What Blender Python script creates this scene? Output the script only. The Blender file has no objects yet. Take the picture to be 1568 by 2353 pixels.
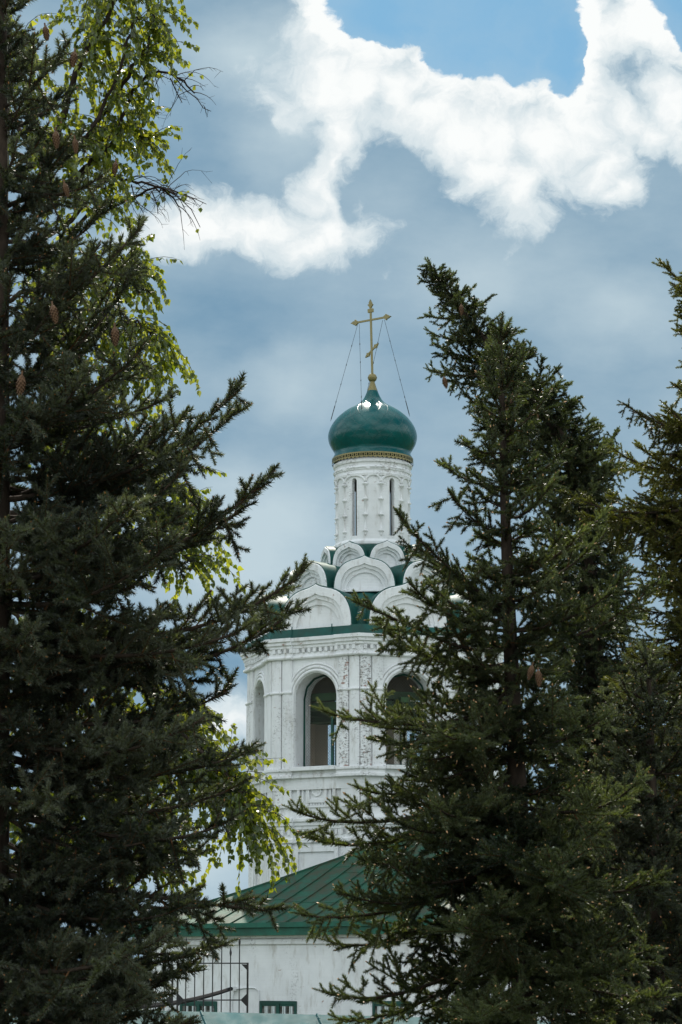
import bpy, bmesh, math, random
import numpy as np
from mathutils import Vector, Matrix

sc = bpy.context.scene
C = sc.collection
R = math.radians

# ------------------------------------------------------------------ camera
EYE = 1.7
FPX = 5500.0                     # focal length in pixels of a 1568 x 2353 frame
CX, CY = 784.0, 1176.5
PITCH = math.atan((2240.0 - CY) / FPX)
cd = bpy.data.cameras.new('camera')
cam = bpy.data.objects.new('camera', cd)
C.objects.link(cam)
cam.location = (0, 0, EYE)
cam.rotation_euler = (math.pi / 2 + PITCH, 0, 0)
cd.sensor_fit = 'VERTICAL'
cd.sensor_height = 36
cd.sensor_width = 24
cd.lens = 36 * FPX / 2353.0
cd.clip_start = 0.1
cd.clip_end = 5000
sc.camera = cam
sc.view_settings.view_transform = 'Standard'
sc.view_settings.look = 'None'
sc.view_settings.exposure = 0.55
sc.view_settings.gamma = 1.0
sc.render.film_transparent = False
sc.cycles.max_bounces = 5
sc.cycles.diffuse_bounces = 2
sc.cycles.transmission_bounces = 4
sc.cycles.transparent_max_bounces = 5
sc.cycles.caustics_reflective = False
sc.cycles.caustics_refractive = False
sc.cycles.use_denoising = True

cp, sp = math.cos(PITCH), math.sin(PITCH)
def ray(px, py):
    return ((px - CX), FPX * cp - (CY - py) * sp, FPX * sp + (CY - py) * cp)
def at(px, py, Y):
    """the point of the plane y = Y that the photograph shows at (px, py)"""
    x, y, z = ray(px, py)
    t = Y / y
    return Vector((x * t, Y, EYE + z * t))
def zat(py, Y): return at(CX, py, Y).z
def uv_of(px, py):
    x, y, z = ray(px, py)
    return (x / y * FPX, z / y * FPX)

# ------------------------------------------------------------------ sun and sky
SUN_EL, SUN_AZ = 49.0, -1.0      # azimuth in degrees right of +Y
sd = bpy.data.lights.new('sun', 'SUN')
sd.energy = 4.0
sd.angle = R(0.6)
sd.color = (1.0, 0.93, 0.82)
sun = bpy.data.objects.new('sun', sd)
C.objects.link(sun)
sv = Vector((math.sin(R(SUN_AZ)) * math.cos(R(SUN_EL)), math.cos(R(SUN_AZ)) * math.cos(R(SUN_EL)), math.sin(R(SUN_EL))))
sun.rotation_euler = (-sv).to_track_quat('-Z', 'Y').to_euler()
sun.location = sv * 60

world = bpy.data.worlds.new('World')
sc.world = world
world.use_nodes = True
wt = world.node_tree
wt.nodes.clear()
class NG:
    """small helper that chains shader nodes"""
    def __init__(self, tree): self.t = tree
    def n(self, kind, **kw):
        nd = self.t.nodes.new(kind)
        for k, v in kw.items(): setattr(nd, k, v)
        return nd
    def put(self, sock, v):
        if v is None: return
        if isinstance(v, bpy.types.NodeSocket): self.t.links.new(v, sock)
        elif isinstance(v, bpy.types.Node): self.t.links.new(v.outputs[0], sock)
        else: sock.default_value = v
    def m(self, op, a, b=None, c=None, clamp=False):
        nd = self.n('ShaderNodeMath', operation=op, use_clamp=clamp)
        for s, v in zip(nd.inputs, (a, b, c)): self.put(s, v)
        return nd.outputs[0]
    def v(self, op, a, b=None):
        nd = self.n('ShaderNodeVectorMath', operation=op)
        self.put(nd.inputs[0], a); self.put(nd.inputs[1], b)
        return nd.outputs['Value'] if op in ('LENGTH', 'DOT_PRODUCT', 'DISTANCE') else nd.outputs[0]
    def step(self, x, a, b, lo=0.0, hi=1.0):
        nd = self.n('ShaderNodeMapRange', interpolation_type='SMOOTHSTEP')
        self.put(nd.inputs[0], x)
        for i, q in enumerate((a, b, lo, hi)): nd.inputs[1 + i].default_value = q
        return nd.outputs[0]
    def noise(self, vec, scale, detail=4, rough=.5, dist=0.0, col=False, dim='3D'):
        nd = self.n('ShaderNodeTexNoise', noise_dimensions=dim)
        self.put(nd.inputs['Vector'], vec)
        nd.inputs['Scale'].default_value = scale
        nd.inputs['Detail'].default_value = detail
        nd.inputs['Roughness'].default_value = rough
        nd.inputs['Distortion'].default_value = dist
        return nd.outputs['Color' if col else 0]
    def mix(self, f, a, b, blend='MIX'):
        nd = self.n('ShaderNodeMix', data_type='RGBA', blend_type=blend)
        self.put(nd.inputs[0], f)
        for s, q in ((nd.inputs[6], a), (nd.inputs[7], b)):
            if isinstance(q, tuple) and len(q) == 3: q = q + (1.0,)
            self.put(s, q)
        return nd.outputs[2]
    def mapping(self, vec, loc=(0, 0, 0), rot=(0, 0, 0), scale=(1, 1, 1), kind='POINT'):
        nd = self.n('ShaderNodeMapping', vector_type=kind)
        self.put(nd.inputs[0], vec)
        if kind != 'NORMAL' and kind != 'VECTOR': nd.inputs['Location'].default_value = loc
        nd.inputs['Rotation'].default_value = rot
        nd.inputs['Scale'].default_value = scale
        return nd.outputs[0]

def build_world():
    g = NG(wt)
    tc = g.n('ShaderNodeTexCoord')
    d = tc.outputs['Generated']
    sky = g.n('ShaderNodeTexSky', sky_type='NISHITA')
    sky.sun_disc = False
    sky.sun_elevation = R(SUN_EL)
    sky.sun_rotation = R(SUN_AZ)
    sky.air_density = 1.0
    sky.dust_density = 0.6
    sky.ozone_density = 1.5
    sx = g.n('ShaderNodeSeparateXYZ'); g.put(sx.inputs[0], d)
    dy = g.m('MAXIMUM', sx.outputs[1], 0.25)
    u = g.m('MULTIPLY', g.m('DIVIDE', sx.outputs[0], dy), FPX / 1000)
    v = g.m('MULTIPLY', g.m('DIVIDE', sx.outputs[2], dy), FPX / 1000)
    cb = g.n('ShaderNodeCombineXYZ'); g.put(cb.inputs[0], u); g.put(cb.inputs[1], v)
    q = cb.outputs[0]
    # billows: two scales of domain warp, cloud directions only
    def warp(vec, scale, amp, detail):
        w = g.v('SUBTRACT', g.noise(vec, scale, detail, .55, col=True), (.5, .5, .5))
        w = g.v('MULTIPLY', w, (amp, amp, 0))
        return g.v('ADD', vec, w)
    q1 = warp(q, 5.0, .16, 5)
    q2 = warp(q1, 20.0, .045, 5)
    def blob(vec, px, py, rx, ry, rot=0.0):
        a, b = uv_of(px, py)
        p = g.mapping(vec, (a / 1000, b / 1000, 0), (0, 0, R(rot)), (rx / 1000, ry / 1000, 1), 'TEXTURE')
        gr = g.n('ShaderNodeTexGradient', gradient_type='SPHERICAL'); g.put(gr.inputs[0], p)
        return gr.outputs['Fac'] if 'Fac' in gr.outputs else gr.outputs[1]
    def field(vec, blobs, op='ADD'):
        acc = None
        for b in blobs:
            w = b[5] if len(b) > 5 else 1.0
            rot = b[4] if len(b) > 4 else 0.0
            s = blob(vec, b[0], b[1], b[2], b[3], rot)
            if w != 1.0: s = g.m('MULTIPLY', s, w)
            acc = s if acc is None else g.m(op, acc, s)
        return acc
    K = 1.5
    blue = field(q2, [(x, y, rx * K, ry * K) for x, y, rx, ry in BLUE], 'MAXIMUM')
    n1 = g.noise(q1, 4.5, 8, .62)
    n3 = g.noise(q2, 15.0, 7, .68)
    billow = g.m('ADD', g.m('MULTIPLY', g.m('SUBTRACT', n1, .5), 1.0), g.m('MULTIPLY', g.m('SUBTRACT', n3, .5), .75))
    fine = g.noise(q2, 30.0, 6, .65)
    bedge = g.m('ADD', blue, g.m('ADD', g.m('MULTIPLY', g.m('SUBTRACT', fine, .5), .10), g.m('MULTIPLY', billow, .10)))
    rim = g.m('MULTIPLY', g.step(bedge, .02, .33), .50)
    clr = g.step(bedge, .315, .395)
    body = field(q2, [(b[0], b[1], b[2] * 2.35, b[3] * 2.35) + tuple(b[4:]) for b in WHITE], 'MAXIMUM')
    white = g.m('ADD', g.m('ADD', g.m('MULTIPLY', body, 1.15), rim), billow)
    white = g.m('SUBTRACT', white, field(q1, SHADE))
    w1 = g.step(white, .27, .68)
    w2 = g.step(white, .52, 1.15)
    haze = field(q1, HAZE)
    n2 = g.noise(g.mapping(q, (3, 1, 0), (0, 0, .35), (1.0, 1.9, 1)), 1.9, 7, .60)
    n2 = g.m('ADD', g.m('MULTIPLY', g.m('SUBTRACT', n2, .5), 1.0), g.m('ADD', haze, .34), clamp=True)
    grey = g.mix(n2, SKY_DARK, SKY_PALE)
    cloud = g.mix(w1, grey, SKY_SHADE)
    cloud = g.mix(w2, cloud, SKY_WHITE)
    clear = g.mix(1.0, sky.outputs[0], BLUE_TINT, 'MULTIPLY')
    veil = g.m('MULTIPLY', g.step(g.noise(q1, 2.5, 7, .6), .42, .8), .22)
    clear = g.mix(g.m('ADD', veil, g.step(bedge, .75, .30, 0, .22)), clear, SKY_PALE)
    front = g.mix(clr, cloud, clear)
    # the unseen rest of the sky: broken cumulus, brightened to light the shaded tower
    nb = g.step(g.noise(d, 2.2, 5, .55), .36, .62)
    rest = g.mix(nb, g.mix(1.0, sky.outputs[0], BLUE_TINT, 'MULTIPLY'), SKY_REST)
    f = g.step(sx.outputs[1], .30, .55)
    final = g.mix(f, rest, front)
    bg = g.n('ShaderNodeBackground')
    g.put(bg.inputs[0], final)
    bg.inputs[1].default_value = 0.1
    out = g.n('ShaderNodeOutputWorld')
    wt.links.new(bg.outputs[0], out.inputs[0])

SKY_DARK = (1.22, 2.22, 3.15)
SKY_PALE = (3.55, 4.4, 4.85)
SKY_SHADE = (4.5, 5.15, 5.45)
SKY_WHITE = (6.6, 6.75, 6.7)
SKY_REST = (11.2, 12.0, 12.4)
BLUE_TINT = (.37, .60, .63)
BLUE = [(985, -40, 262, 165), (1180, 60, 165, 160), (1085, 60, 150, 158), (925, 25, 190, 102), (1288, 130, 62, 112), (1602, -8, 142, 132)]
WHITE = [(735, 60, 70, 130), (760, 170, 100, 100), (830, 205, 110, 85), (905, 230, 110, 80), (985, 275, 110, 75),
         (1065, 320, 110, 85), (1150, 310, 120, 95), (1250, 330, 110, 100), (1330, 300, 80, 120), (1360, 130, 60, 160),
         (1450, 70, 90, 80), (1395, 380, 75, 80), (1435, 430, 45, 45), (1190, 430, 70, 80), (1110, 390, 80, 60),
         (1550, 250, 60, 110), (1500, 310, 50, 50),
         (775, 300, 55, 80), (750, 430, 60, 110), (745, 540, 70, 70), (690, 560, 110, 55), (600, 535, 160, 60),
         (470, 545, 130, 55), (390, 560, 100, 45, 0, .8), (690, 230, 90, 170, 0, .5),
         (1180, 590, 30, 60, 0, .45), (890, 628, 26, 20, 30, .6), (1010, 380, 36, 28, 30, .6), (540, 1645, 110, 45, 0, .75),
         (690, 190, 90, 170, 0, .62), (1240, 390, 170, 75, 0, .75), (620, 540, 170, 60, 0, .8), (1440, 250, 90, 120, 0, .8), (780, 380, 40, 170, 0, .9), (1390, 400, 90, 70, 0, .9)]
SHADE = [(1460, 210, 45, 80, 0, .30), (1190, 350, 60, 50, 0, .3), (870, 260, 40, 60, 0, .25), (600, 360, 150, 100, 0, .5), (400, 300, 200, 170, 0, .4), (800, 450, 40, 120, 0, .5),
         (930, 420, 130, 100, 0, .7), (1250, 440, 50, 60, 0, .3), (820, 700, 700, 130, 0, .6), (1530, 430, 70, 90, 0, .4), (1000, 1100, 1500, 430, 0, 2.0), (300, 850, 600, 250, 0, 1.2), (1000, 2000, 1500, 350, 0, 2.0)]
HAZE = [(700, 880, 240, 130, 0, .55), (560, 1260, 380, 260, 0, .85), (520, 1650, 190, 100, 0, .9), (1150, 600, 260, 150, 0, .40), (1080, 700, 200, 130, 0, .3),
        (350, 330, 330, 200, 0, -.15), (520, 720, 330, 130, 0, -.25), (480, 1530, 150, 110, 0, -.40), (880, 480, 200, 160, 0, .1),
        (1450, 720, 280, 140, 0, .45), (450, 2000, 300, 200, 0, .6), (570, 110, 220, 150, 0, .65), (660, 300, 170, 200, 0, .6), (1000, 1000, 300, 200, 0, .2)]
build_world()
try:
    world.cycles.sampling_method = 'MANUAL'
    world.cycles.sample_map_resolution = 1024
except Exception: pass

# ------------------------------------------------------------------ materials
def material(name, fn):
    m = bpy.data.materials.new(name)
    m.use_nodes = True
    t = m.node_tree
    t.nodes.clear()
    g = NG(t)
    out = g.n('ShaderNodeOutputMaterial')
    s = fn(g)
    t.links.new(s, out.inputs[0])
    return m
def principled(g, color, rough=.6, metal=0.0, spec=.5, normal=None, coat=0.0, coat_rough=.1):
    p = g.n('ShaderNodeBsdfPrincipled')
    if isinstance(color, tuple) and len(color) == 3: color = color + (1.0,)
    g.put(p.inputs['Base Color'], color)
    g.put(p.inputs['Roughness'], rough)
    g.put(p.inputs['Metallic'], metal)
    p.inputs['Specular IOR Level'].default_value = spec
    p.inputs['Coat Weight'].default_value = coat
    p.inputs['Coat Roughness'].default_value = coat_rough
    if normal is not None: g.put(p.inputs['Normal'], normal)
    return p.outputs[0]
def bump(g, h, strength=.3, dist=.02):
    b = g.n('ShaderNodeBump')
    b.inputs['Strength'].default_value = strength
    b.inputs['Distance'].default_value = dist
    g.put(b.inputs['Height'], h)
    return b.outputs[0]
def ocoord(g): return g.n('ShaderNodeTexCoord').outputs['Object']

def whitewash(amount, base=(.78, .79, .79)):
    """limewashed brick: faint courses, hairline wear, soot that sits in streaks, bare brick where it has flaked"""
    def fn(g):
        o = ocoord(g)
        big = g.noise(o, 1.3, 5, .6)
        col = g.mix(g.step(big, .3, .75), base, tuple(c * .86 for c in base))
        mid = g.noise(g.mapping(o, (0, 0, 0), (0, 0, 0), (1, 1, .28)), 5.0, 6, .65)
        col = g.mix(g.m('MULTIPLY', g.step(mid, .50, .74), .62), col, (.40, .375, .33))
        speck = g.noise(g.mapping(o, (0, 0, 0), (0, 0, 0), (1, 1, 1.7)), 13.0, 7, .78)
        zone = g.noise(g.mapping(o, (0, 0, 0), (0, 0, 0), (1, 1, .35)), 1.7, 4, .6)
        k = g.m('MULTIPLY', g.step(zone, .62 - .32 * amount, .80 - .28 * amount), g.step(speck, .50, .60))
        col = g.mix(g.m('MULTIPLY', k, min(1.0, .55 + .45 * amount)), col, (.10, .085, .075))
        flake = g.m('MULTIPLY', g.step(g.noise(g.mapping(o, (4, 2, 0), (0, 0, 0), (1, 1, 1.6)), 3.4, 4, .6), .72 - .12 * amount, .76 - .10 * amount), .8)
        col = g.mix(flake, col, (.26, .12, .08))
        sp_ = g.n('ShaderNodeSeparateXYZ'); g.put(sp_.inputs[0], o)
        course = g.m('ABSOLUTE', g.m('SUBTRACT', g.m('FRACT', g.m('MULTIPLY', sp_.outputs[2], 11.0)), .5))
        h = g.m('ADD', g.m('MULTIPLY', g.step(course, .40, .5), -.25), g.m('ADD', g.m('MULTIPLY', speck, .35), g.m('MULTIPLY', mid, .7)))
        return principled(g, col, .92, 0, .2, bump(g, h, .45, .02))
    return fn
M = {}
M['white'] = material('limewash', whitewash(.30))
M['white_worn'] = material('worn_limewash', whitewash(.38))
M['white_stained'] = material('stained_limewash', whitewash(1.0))
M['white_kok'] = material('limewash_gable', whitewash(.34, (.79, .80, .80)))
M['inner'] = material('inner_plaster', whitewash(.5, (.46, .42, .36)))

def green_fn(base, rust, gloss, amt):
    def fn(g):
        o = ocoord(g)
        n = g.noise(o, 2.2, 6, .62)
        n2 = g.noise(g.mapping(o, (1, 5, 2)), 9.0, 5, .6)
        col = g.mix(g.step(n, .30, .72), tuple(c * 1.25 for c in base), tuple(c * .72 for c in base))
        col = g.mix(g.m('MULTIPLY', g.step(g.m('ADD', g.m('MULTIPLY', n, .6), g.m('MULTIPLY', n2, .4)), .44, .60), amt), col, rust)
        return principled(g, col, g.step(n2, 0, 1, gloss, gloss + .25), 0, .30, bump(g, n2, .12, .01))
    return fn
M['green'] = material('green_roof_paint', green_fn((.005, .068, .056), (.03, .07, .055), .45, .35))
M['roof'] = material('green_roof_sheet', green_fn((.008, .062, .036), (.046, .047, .026), .55, .8))
M['fascia'] = material('green_fascia_paint', green_fn((.008, .095, .062), (.03, .075, .05), .40, .3))
M['coping'] = material('teal_coping_sheet', green_fn((.020, .098, .104), (.045, .125, .12), .6, .5))
M['frame_green'] = material('dark_green_frame', green_fn((.008, .06, .045), (.02, .05, .04), .4, .2))
M['beam'] = material('green_beam', green_fn((.03, .075, .03), (.06, .06, .03), .6, .4))
def dome_fn(g):
    o = ocoord(g)
    s = g.n('ShaderNodeSeparateXYZ'); g.put(s.inputs[0], o)
    ang = g.m('ARCTAN2', s.outputs[0], s.outputs[1])
    a = g.m('MULTIPLY', ang, 22 / (2 * math.pi))
    z = g.m('MULTIPLY', s.outputs[2], 2.7)
    def seam(e):
        f = g.m('ABSOLUTE', g.m('SUBTRACT', g.m('FRACT', e), .5))
        return g.step(f, .455, .5)
    k = g.m('MAXIMUM', seam(g.m('ADD', a, z)), seam(g.m('SUBTRACT', a, z)))
    n = g.noise(o, 2.0, 4, .5)
    col = g.mix(g.step(n, .3, .7), (.0003, .088, .086), (.0003, .068, .066))
    col = g.mix(g.m('MULTIPLY', k, .45), col, (.001, .045, .042))
    h = g.m('ADD', g.m('MULTIPLY', k, .5), g.m('MULTIPLY', g.noise(o, 3.5, 2, .5), .22))
    return principled(g, col, .21, 0, .36, bump(g, h, .25, .03))
M['dome'] = material('glossy_green_dome_tiles', dome_fn)
def gold_fn(g):
    o = ocoord(g)
    n = g.noise(o, 6.0, 4, .6)
    col = g.mix(n, (.25, .21, .09), (.19, .16, .065))
    return principled(g, col, .42, .45, .5)
M['gold'] = material('dull_gold', gold_fn)
M['dark'] = material('dark_iron', lambda g: principled(g, g.mix(g.noise(ocoord(g), 9, 4), (.012, .012, .014), (.03, .026, .024)), .55, .2))
M['cable'] = material('black_cable', lambda g: principled(g, (.004, .004, .005), .8, 0, .1))
M['wire'] = material('wire_steel', lambda g: principled(g, (.06, .065, .07), .5, .6))
M['mesh'] = material('mesh_wire', lambda g: principled(g, (.10, .11, .10), .6, .4))
M['painted_dark'] = material('painted_interior_dark', lambda g: principled(g, (.006, .005, .005), .9, 0, .1))  # near-black colour stands in for the shade of the unlit interior
M['glass'] = material('window_glass', lambda g: principled(g, g.mix(g.step(g.noise(ocoord(g), 3.5, 3), .45, .6), (.02, .022, .022), (.13, .13, .12)), .06, 0, .6))
M['sill'] = material('pale_sheet', lambda g: principled(g, (.6, .66, .66), .35, 0, .5))
def grass_fn(g):
    o = ocoord(g)
    n = g.noise(o, .6, 6, .65)
    n2 = g.noise(o, 9.0, 4, .7)
    col = g.mix(n, (.035, .065, .02), (.075, .085, .035))
    return principled(g, g.mix(g.m('MULTIPLY', n2, .5), col, (.03, .045, .015)), .95, 0, .1, bump(g, n2, .6, .05))
M['grass'] = material('grass_ground', grass_fn)
def path_fn(g):
    o = ocoord(g)
    n = g.noise(o, 3.0, 6, .65)
    return principled(g, g.mix(n, (.22, .21, .19), (.32, .31, .28)), .9, 0, .2, bump(g, g.noise(o, 40, 3), .3, .01))
M['path'] = material('pale_paving', path_fn)

# ------------------------------------------------------------------ mesh helpers
class MB:
    def __init__(self): self.v, self.f, self.mi = [], [], []
    def add(self, vs, fs, mi=0):
        b = len(self.v)
        self.v.extend(tuple(x) for x in vs)
        self.f.extend(tuple(b + i for i in f) for f in fs)
        self.mi.extend([mi] * len(fs))
    def quad(self, a, b, c, d, mi=0): self.add((a, b, c, d), ((0, 1, 2, 3),), mi)
    def box(self, lo, hi, fr=None, mi=0):
        """box in the frame fr(u, d, z) -> point, or in plain coordinates"""
        P = [(x, y, z) for x in (lo[0], hi[0]) for y in (lo[1], hi[1]) for z in (lo[2], hi[2])]
        if fr: P = [fr(*p) for p in P]
        self.add(P, ((0, 1, 3, 2), (4, 6, 7, 5), (0, 4, 5, 1), (2, 3, 7, 6), (0, 2, 6, 4), (1, 5, 7, 3)), mi)
    def loft(self, rings, close=True, cap=(False, False), mi=0):
        n = len(rings[0]); b = len(self.v)
        for r in rings: self.v.extend(tuple(p) for p in r)
        fs = []
        for i in range(len(rings) - 1):
            for j in range(n if close else n - 1):
                k = (j + 1) % n
                fs.append((b + i * n + j, b + i * n + k, b + (i + 1) * n + k, b + (i + 1) * n + j))
        if cap[0]: fs.append(tuple(b + j for j in reversed(range(n))))
        if cap[1]: fs.append(tuple(b + (len(rings) - 1) * n + j for j in range(n)))
        self.f.extend(fs); self.mi.extend([mi] * len(fs))
    def lathe(self, prof, seg=64, cap=(False, False), mi=0, center=(0, 0)):
        self.loft([[(center[0] + r * math.sin(2 * math.pi * j / seg), center[1] - r * math.cos(2 * math.pi * j / seg), z) for j in range(seg)] for r, z in prof], True, cap, mi)
    def tube(self, pts, rad, seg=6, cap=True, mi=0):
        pts = [Vector(p) for p in pts]
        rads = rad if isinstance(rad, (list, tuple)) else [rad] * len(pts)
        rings = []
        ref = Vector((0, 0, 1))
        for i, p in enumerate(pts):
            t = (pts[min(i + 1, len(pts) - 1)] - pts[max(i - 1, 0)]).normalized()
            if abs(t.dot(ref)) > .95: ref = Vector((1, 0, 0)) if abs(t.x) < .9 else Vector((0, 1, 0))
            a = t.cross(ref).normalized(); b = t.cross(a)
            ref = -b
            rings.append([p + (a * math.cos(2 * math.pi * k / seg) + b * math.sin(2 * math.pi * k / seg)) * rads[i] for k in range(seg)])
        self.loft(rings, True, (cap, cap), mi)
    def build(self, name, mats, parent=None, smooth=False, loc=None, bevel=0, angle=None):
        me = bpy.data.meshes.new(name)
        me.from_pydata(self.v, [], self.f)
        if not isinstance(mats, (list, tuple)): mats = [mats]
        for m in mats: me.materials.append(m)
        me.polygons.foreach_set('material_index', self.mi)
        bm = bmesh.new(); bm.from_mesh(me)
        bmesh.ops.remove_doubles(bm, verts=bm.verts, dist=1e-5)
        bmesh.ops.recalc_face_normals(bm, faces=bm.faces)
        if angle is not None:
            for f in bm.faces: f.smooth = True
            for e in bm.edges:
                e.smooth = len(e.link_faces) == 2 and e.calc_face_angle(0) < R(angle)
        elif smooth:
            for f in bm.faces: f.smooth = True
        bm.to_mesh(me); bm.free()
        o = bpy.data.objects.new(name, me)
        C.objects.link(o)
        if parent is not None: o.parent = parent
        if loc is not None: o.location = loc
        if bevel:
            bv = o.modifiers.new('bevel', 'BEVEL'); bv.width = bevel; bv.segments = 2; bv.limit_method = 'ANGLE'; bv.angle_limit = R(40)
        return o
def tag(o, label=None, cat=None, group=None, kind=None):
    if label: o['label'] = label
    if cat: o['category'] = cat
    if group: o['group'] = group
    if kind: o['kind'] = kind
    return o
def empty(name, loc=(0, 0, 0)):
    o = bpy.data.objects.new(name, None)
    C.objects.link(o); o.location = loc
    o.empty_display_size = .3
    return o

# ------------------------------------------------------------------ ground
mb = MB()
mb.quad((-900, -300, 0), (900, -300, 0), (900, 1500, 0), (-900, 1500, 0))
tag(mb.build('ground', M['grass']), kind='structure')
mb = MB()
mb.quad((-60, -4, .004), (60, -4, .004), (60, 6, .004), (-60, 6, .004))
tag(mb.build('path', M['path']), kind='structure')
mb = MB()
mb.quad((-40, 27.5, .004), (40, 27.5, .004), (40, 52, .004), (-40, 52, .004))
tag(mb.build('bounce_paving', M['path']), kind='structure')  # unseen pale ground, added to bounce light up at the tower
# ------------------------------------------------------------------ bell tower
TY = 70.0
TX = at(858, 1600, TY).x
S = 71.2 / FPX                   # metres per photo pixel at the tower
tower = empty('bell_tower', (TX, TY, 0))
tag(tower, 'white octagonal bell tower with green onion dome, gold cross and tiers of ogee gables', 'bell tower')
TH0 = R(-6.5)
C22, S22 = math.cos(R(22.5)), math.sin(R(22.5))
def octo(Rr, z, n=8): return [(Rr * math.sin(TH0 + k * math.pi / 4), -Rr * math.cos(TH0 + k * math.pi / 4), z) for k in range(8)]
def face_frame(k, rf, half=True):
    """frame of octagon face k (or of vertex k): u to the right, d outwards from the face plane, z up"""
    a = TH0 + k * math.pi / 4 + (math.pi / 8 if half else 0)
    n = (math.sin(a), -math.cos(a)); t = (math.cos(a), math.sin(a))
    return lambda u, d, z: (n[0] * (rf + d) + t[0] * u, n[1] * (rf + d) + t[1] * u, z)
def ressaut(Rr, d, e, z):
    """octagon outline that steps out by e around each corner over a length d of each side"""
    out = []
    r = Rr * C22; w = Rr * S22
    for k in range(8):
        f = face_frame(k, r)
        we = w + e * math.tan(R(22.5))
        out += [f(-we, e, z), f(-w + d, e, z), f(-w + d + .01, 0, z), f(w - d - .01, 0, z), f(w - d, e, z)]
    return out
RW = 285 * S                     # corner radius of the belfry wall
RF = RW * C22                    # its face distance
HW = RW * S22                    # half a face
YF = TY - RF                     # depth of the nearest stone
zc = lambda py: zat(py, YF + .15)
Z_EAVE = zc(1461); Z_STRING = zc(1506); Z_CAP = zc(1586); Z_SILL = zc(1761); Z_SILLB = zc(1787)
Z_LC0 = zc(1878); Z_LC1 = zc(1937)
A_OP = .66
Z_CROWN = zc(1543); Z_SPRING = Z_CROWN - A_OP
T_WALL = .85
rng = random.Random(5)

def arch_pts(a, zs, n=16):
    return [(-a * math.cos(math.pi * i / n), zs + a * math.sin(math.pi * i / n)) for i in range(n + 1)]
mb = MB()
for k in range(8):
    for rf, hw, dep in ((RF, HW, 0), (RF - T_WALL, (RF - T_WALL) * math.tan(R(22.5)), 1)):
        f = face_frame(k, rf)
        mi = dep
        top = Z_EAVE + .1
        mb.quad(f(-hw, 0, Z_SILLB - .3), f(hw, 0, Z_SILLB - .3), f(hw, 0, Z_SILL), f(-hw, 0, Z_SILL), mi)
        mb.quad(f(-hw, 0, Z_SILL), f(-A_OP, 0, Z_SILL), f(-A_OP, 0, Z_SPRING), f(-hw, 0, Z_SPRING), mi)
        mb.quad(f(A_OP, 0, Z_SILL), f(hw, 0, Z_SILL), f(hw, 0, Z_SPRING), f(A_OP, 0, Z_SPRING), mi)
        mb.quad(f(-hw, 0, Z_SPRING), f(-A_OP, 0, Z_SPRING), f(-A_OP, 0, top), f(-hw, 0, top), mi)
        mb.quad(f(A_OP, 0, Z_SPRING), f(hw, 0, Z_SPRING), f(hw, 0, top), f(A_OP, 0, top), mi)
        ap = arch_pts(A_OP, Z_SPRING)
        for (u0, z0), (u1, z1) in zip(ap, ap[1:]):
            mb.quad(f(u0, 0, z0), f(u1, 0, z1), f(u1, 0, top), f(u0, 0, top), mi)
    f = face_frame(k, RF)
    loop = [(-A_OP, Z_SILL)] + arch_pts(A_OP, Z_SPRING) + [(A_OP, Z_SILL)]
    for i in range(len(loop)):
        (u0, z0), (u1, z1) = loop[i], loop[(i + 1) % len(loop)]
        mb.quad(f(u0, 0, z0), f(u1, 0, z1), f(u1, -T_WALL, z1), f(u0, -T_WALL, z0), 0)
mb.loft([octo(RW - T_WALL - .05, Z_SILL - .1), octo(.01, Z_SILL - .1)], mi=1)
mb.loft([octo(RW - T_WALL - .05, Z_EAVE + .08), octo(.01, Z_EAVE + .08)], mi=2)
mb.build('belfry_wall', [M['white'], M['inner'], M['painted_dark']], tower)

# lower storey, slightly narrower, with its recessed panels
RL = RW - .09
mb = MB()
mb.loft([octo(RL, 0), octo(RL, Z_SILLB - .02)])
mb.build('lower_wall', M['white'], tower)
for k in range(8):
    f = face_frame(k, RL * C22)
    hw = RL * S22
    mb = MB()
    # ornamental square set in nested frames under each arch
    zt, zb = Z_SILLB + .02, Z_LC0 - .06
    def fr(a0, a1, z0, z1, w, d):
        mb.box((a0, .0, z0), (a0 + w, d, z1), f); mb.box((a1 - w, .0, z0), (a1, d, z1), f)
        mb.box((a0 + w, .0, z1 - w), (a1 - w, d, z1), f); mb.box((a0 + w, .0, z0), (a1 - w, d, z0 + w), f)
    zm = zc(1815)
    fr(-.62, .62, zb, zt, .09, .07)
    fr(-.47, .47, zm - .46, zm + .46, .055, .045)
    fr(-.33, .33, zm - .33, zm + .33, .10, .055)
    n = 20
    mb.loft([[f(r * math.cos(2 * math.pi * i / n), d, zm + r * math.sin(2 * math.pi * i / n)) for i in range(n)] for r, d in ((.165, 0), (.16, .04), (.12, .04), (.11, .02))], cap=(False, True))
    for i in range(7):
        u = -.27 + i * .09
        mb.box((u - .03, .0, zm + .345), (u + .03, .035, zm + .40), f)
        mb.box((u - .03, .0, zm - .40), (u + .03, .035, zm - .345), f)
    mb.build('ornamental_panel', M['white'], tower, bevel=.008)
    # tall flat panel of the bottom storey
    mb = MB()
    z0, z1 = .6, zc(1946)
    fr(-.70, .70, z0, z1, .12, .055)
    mb.build('flat_panel', M['white'], tower, bevel=.01)
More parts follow.
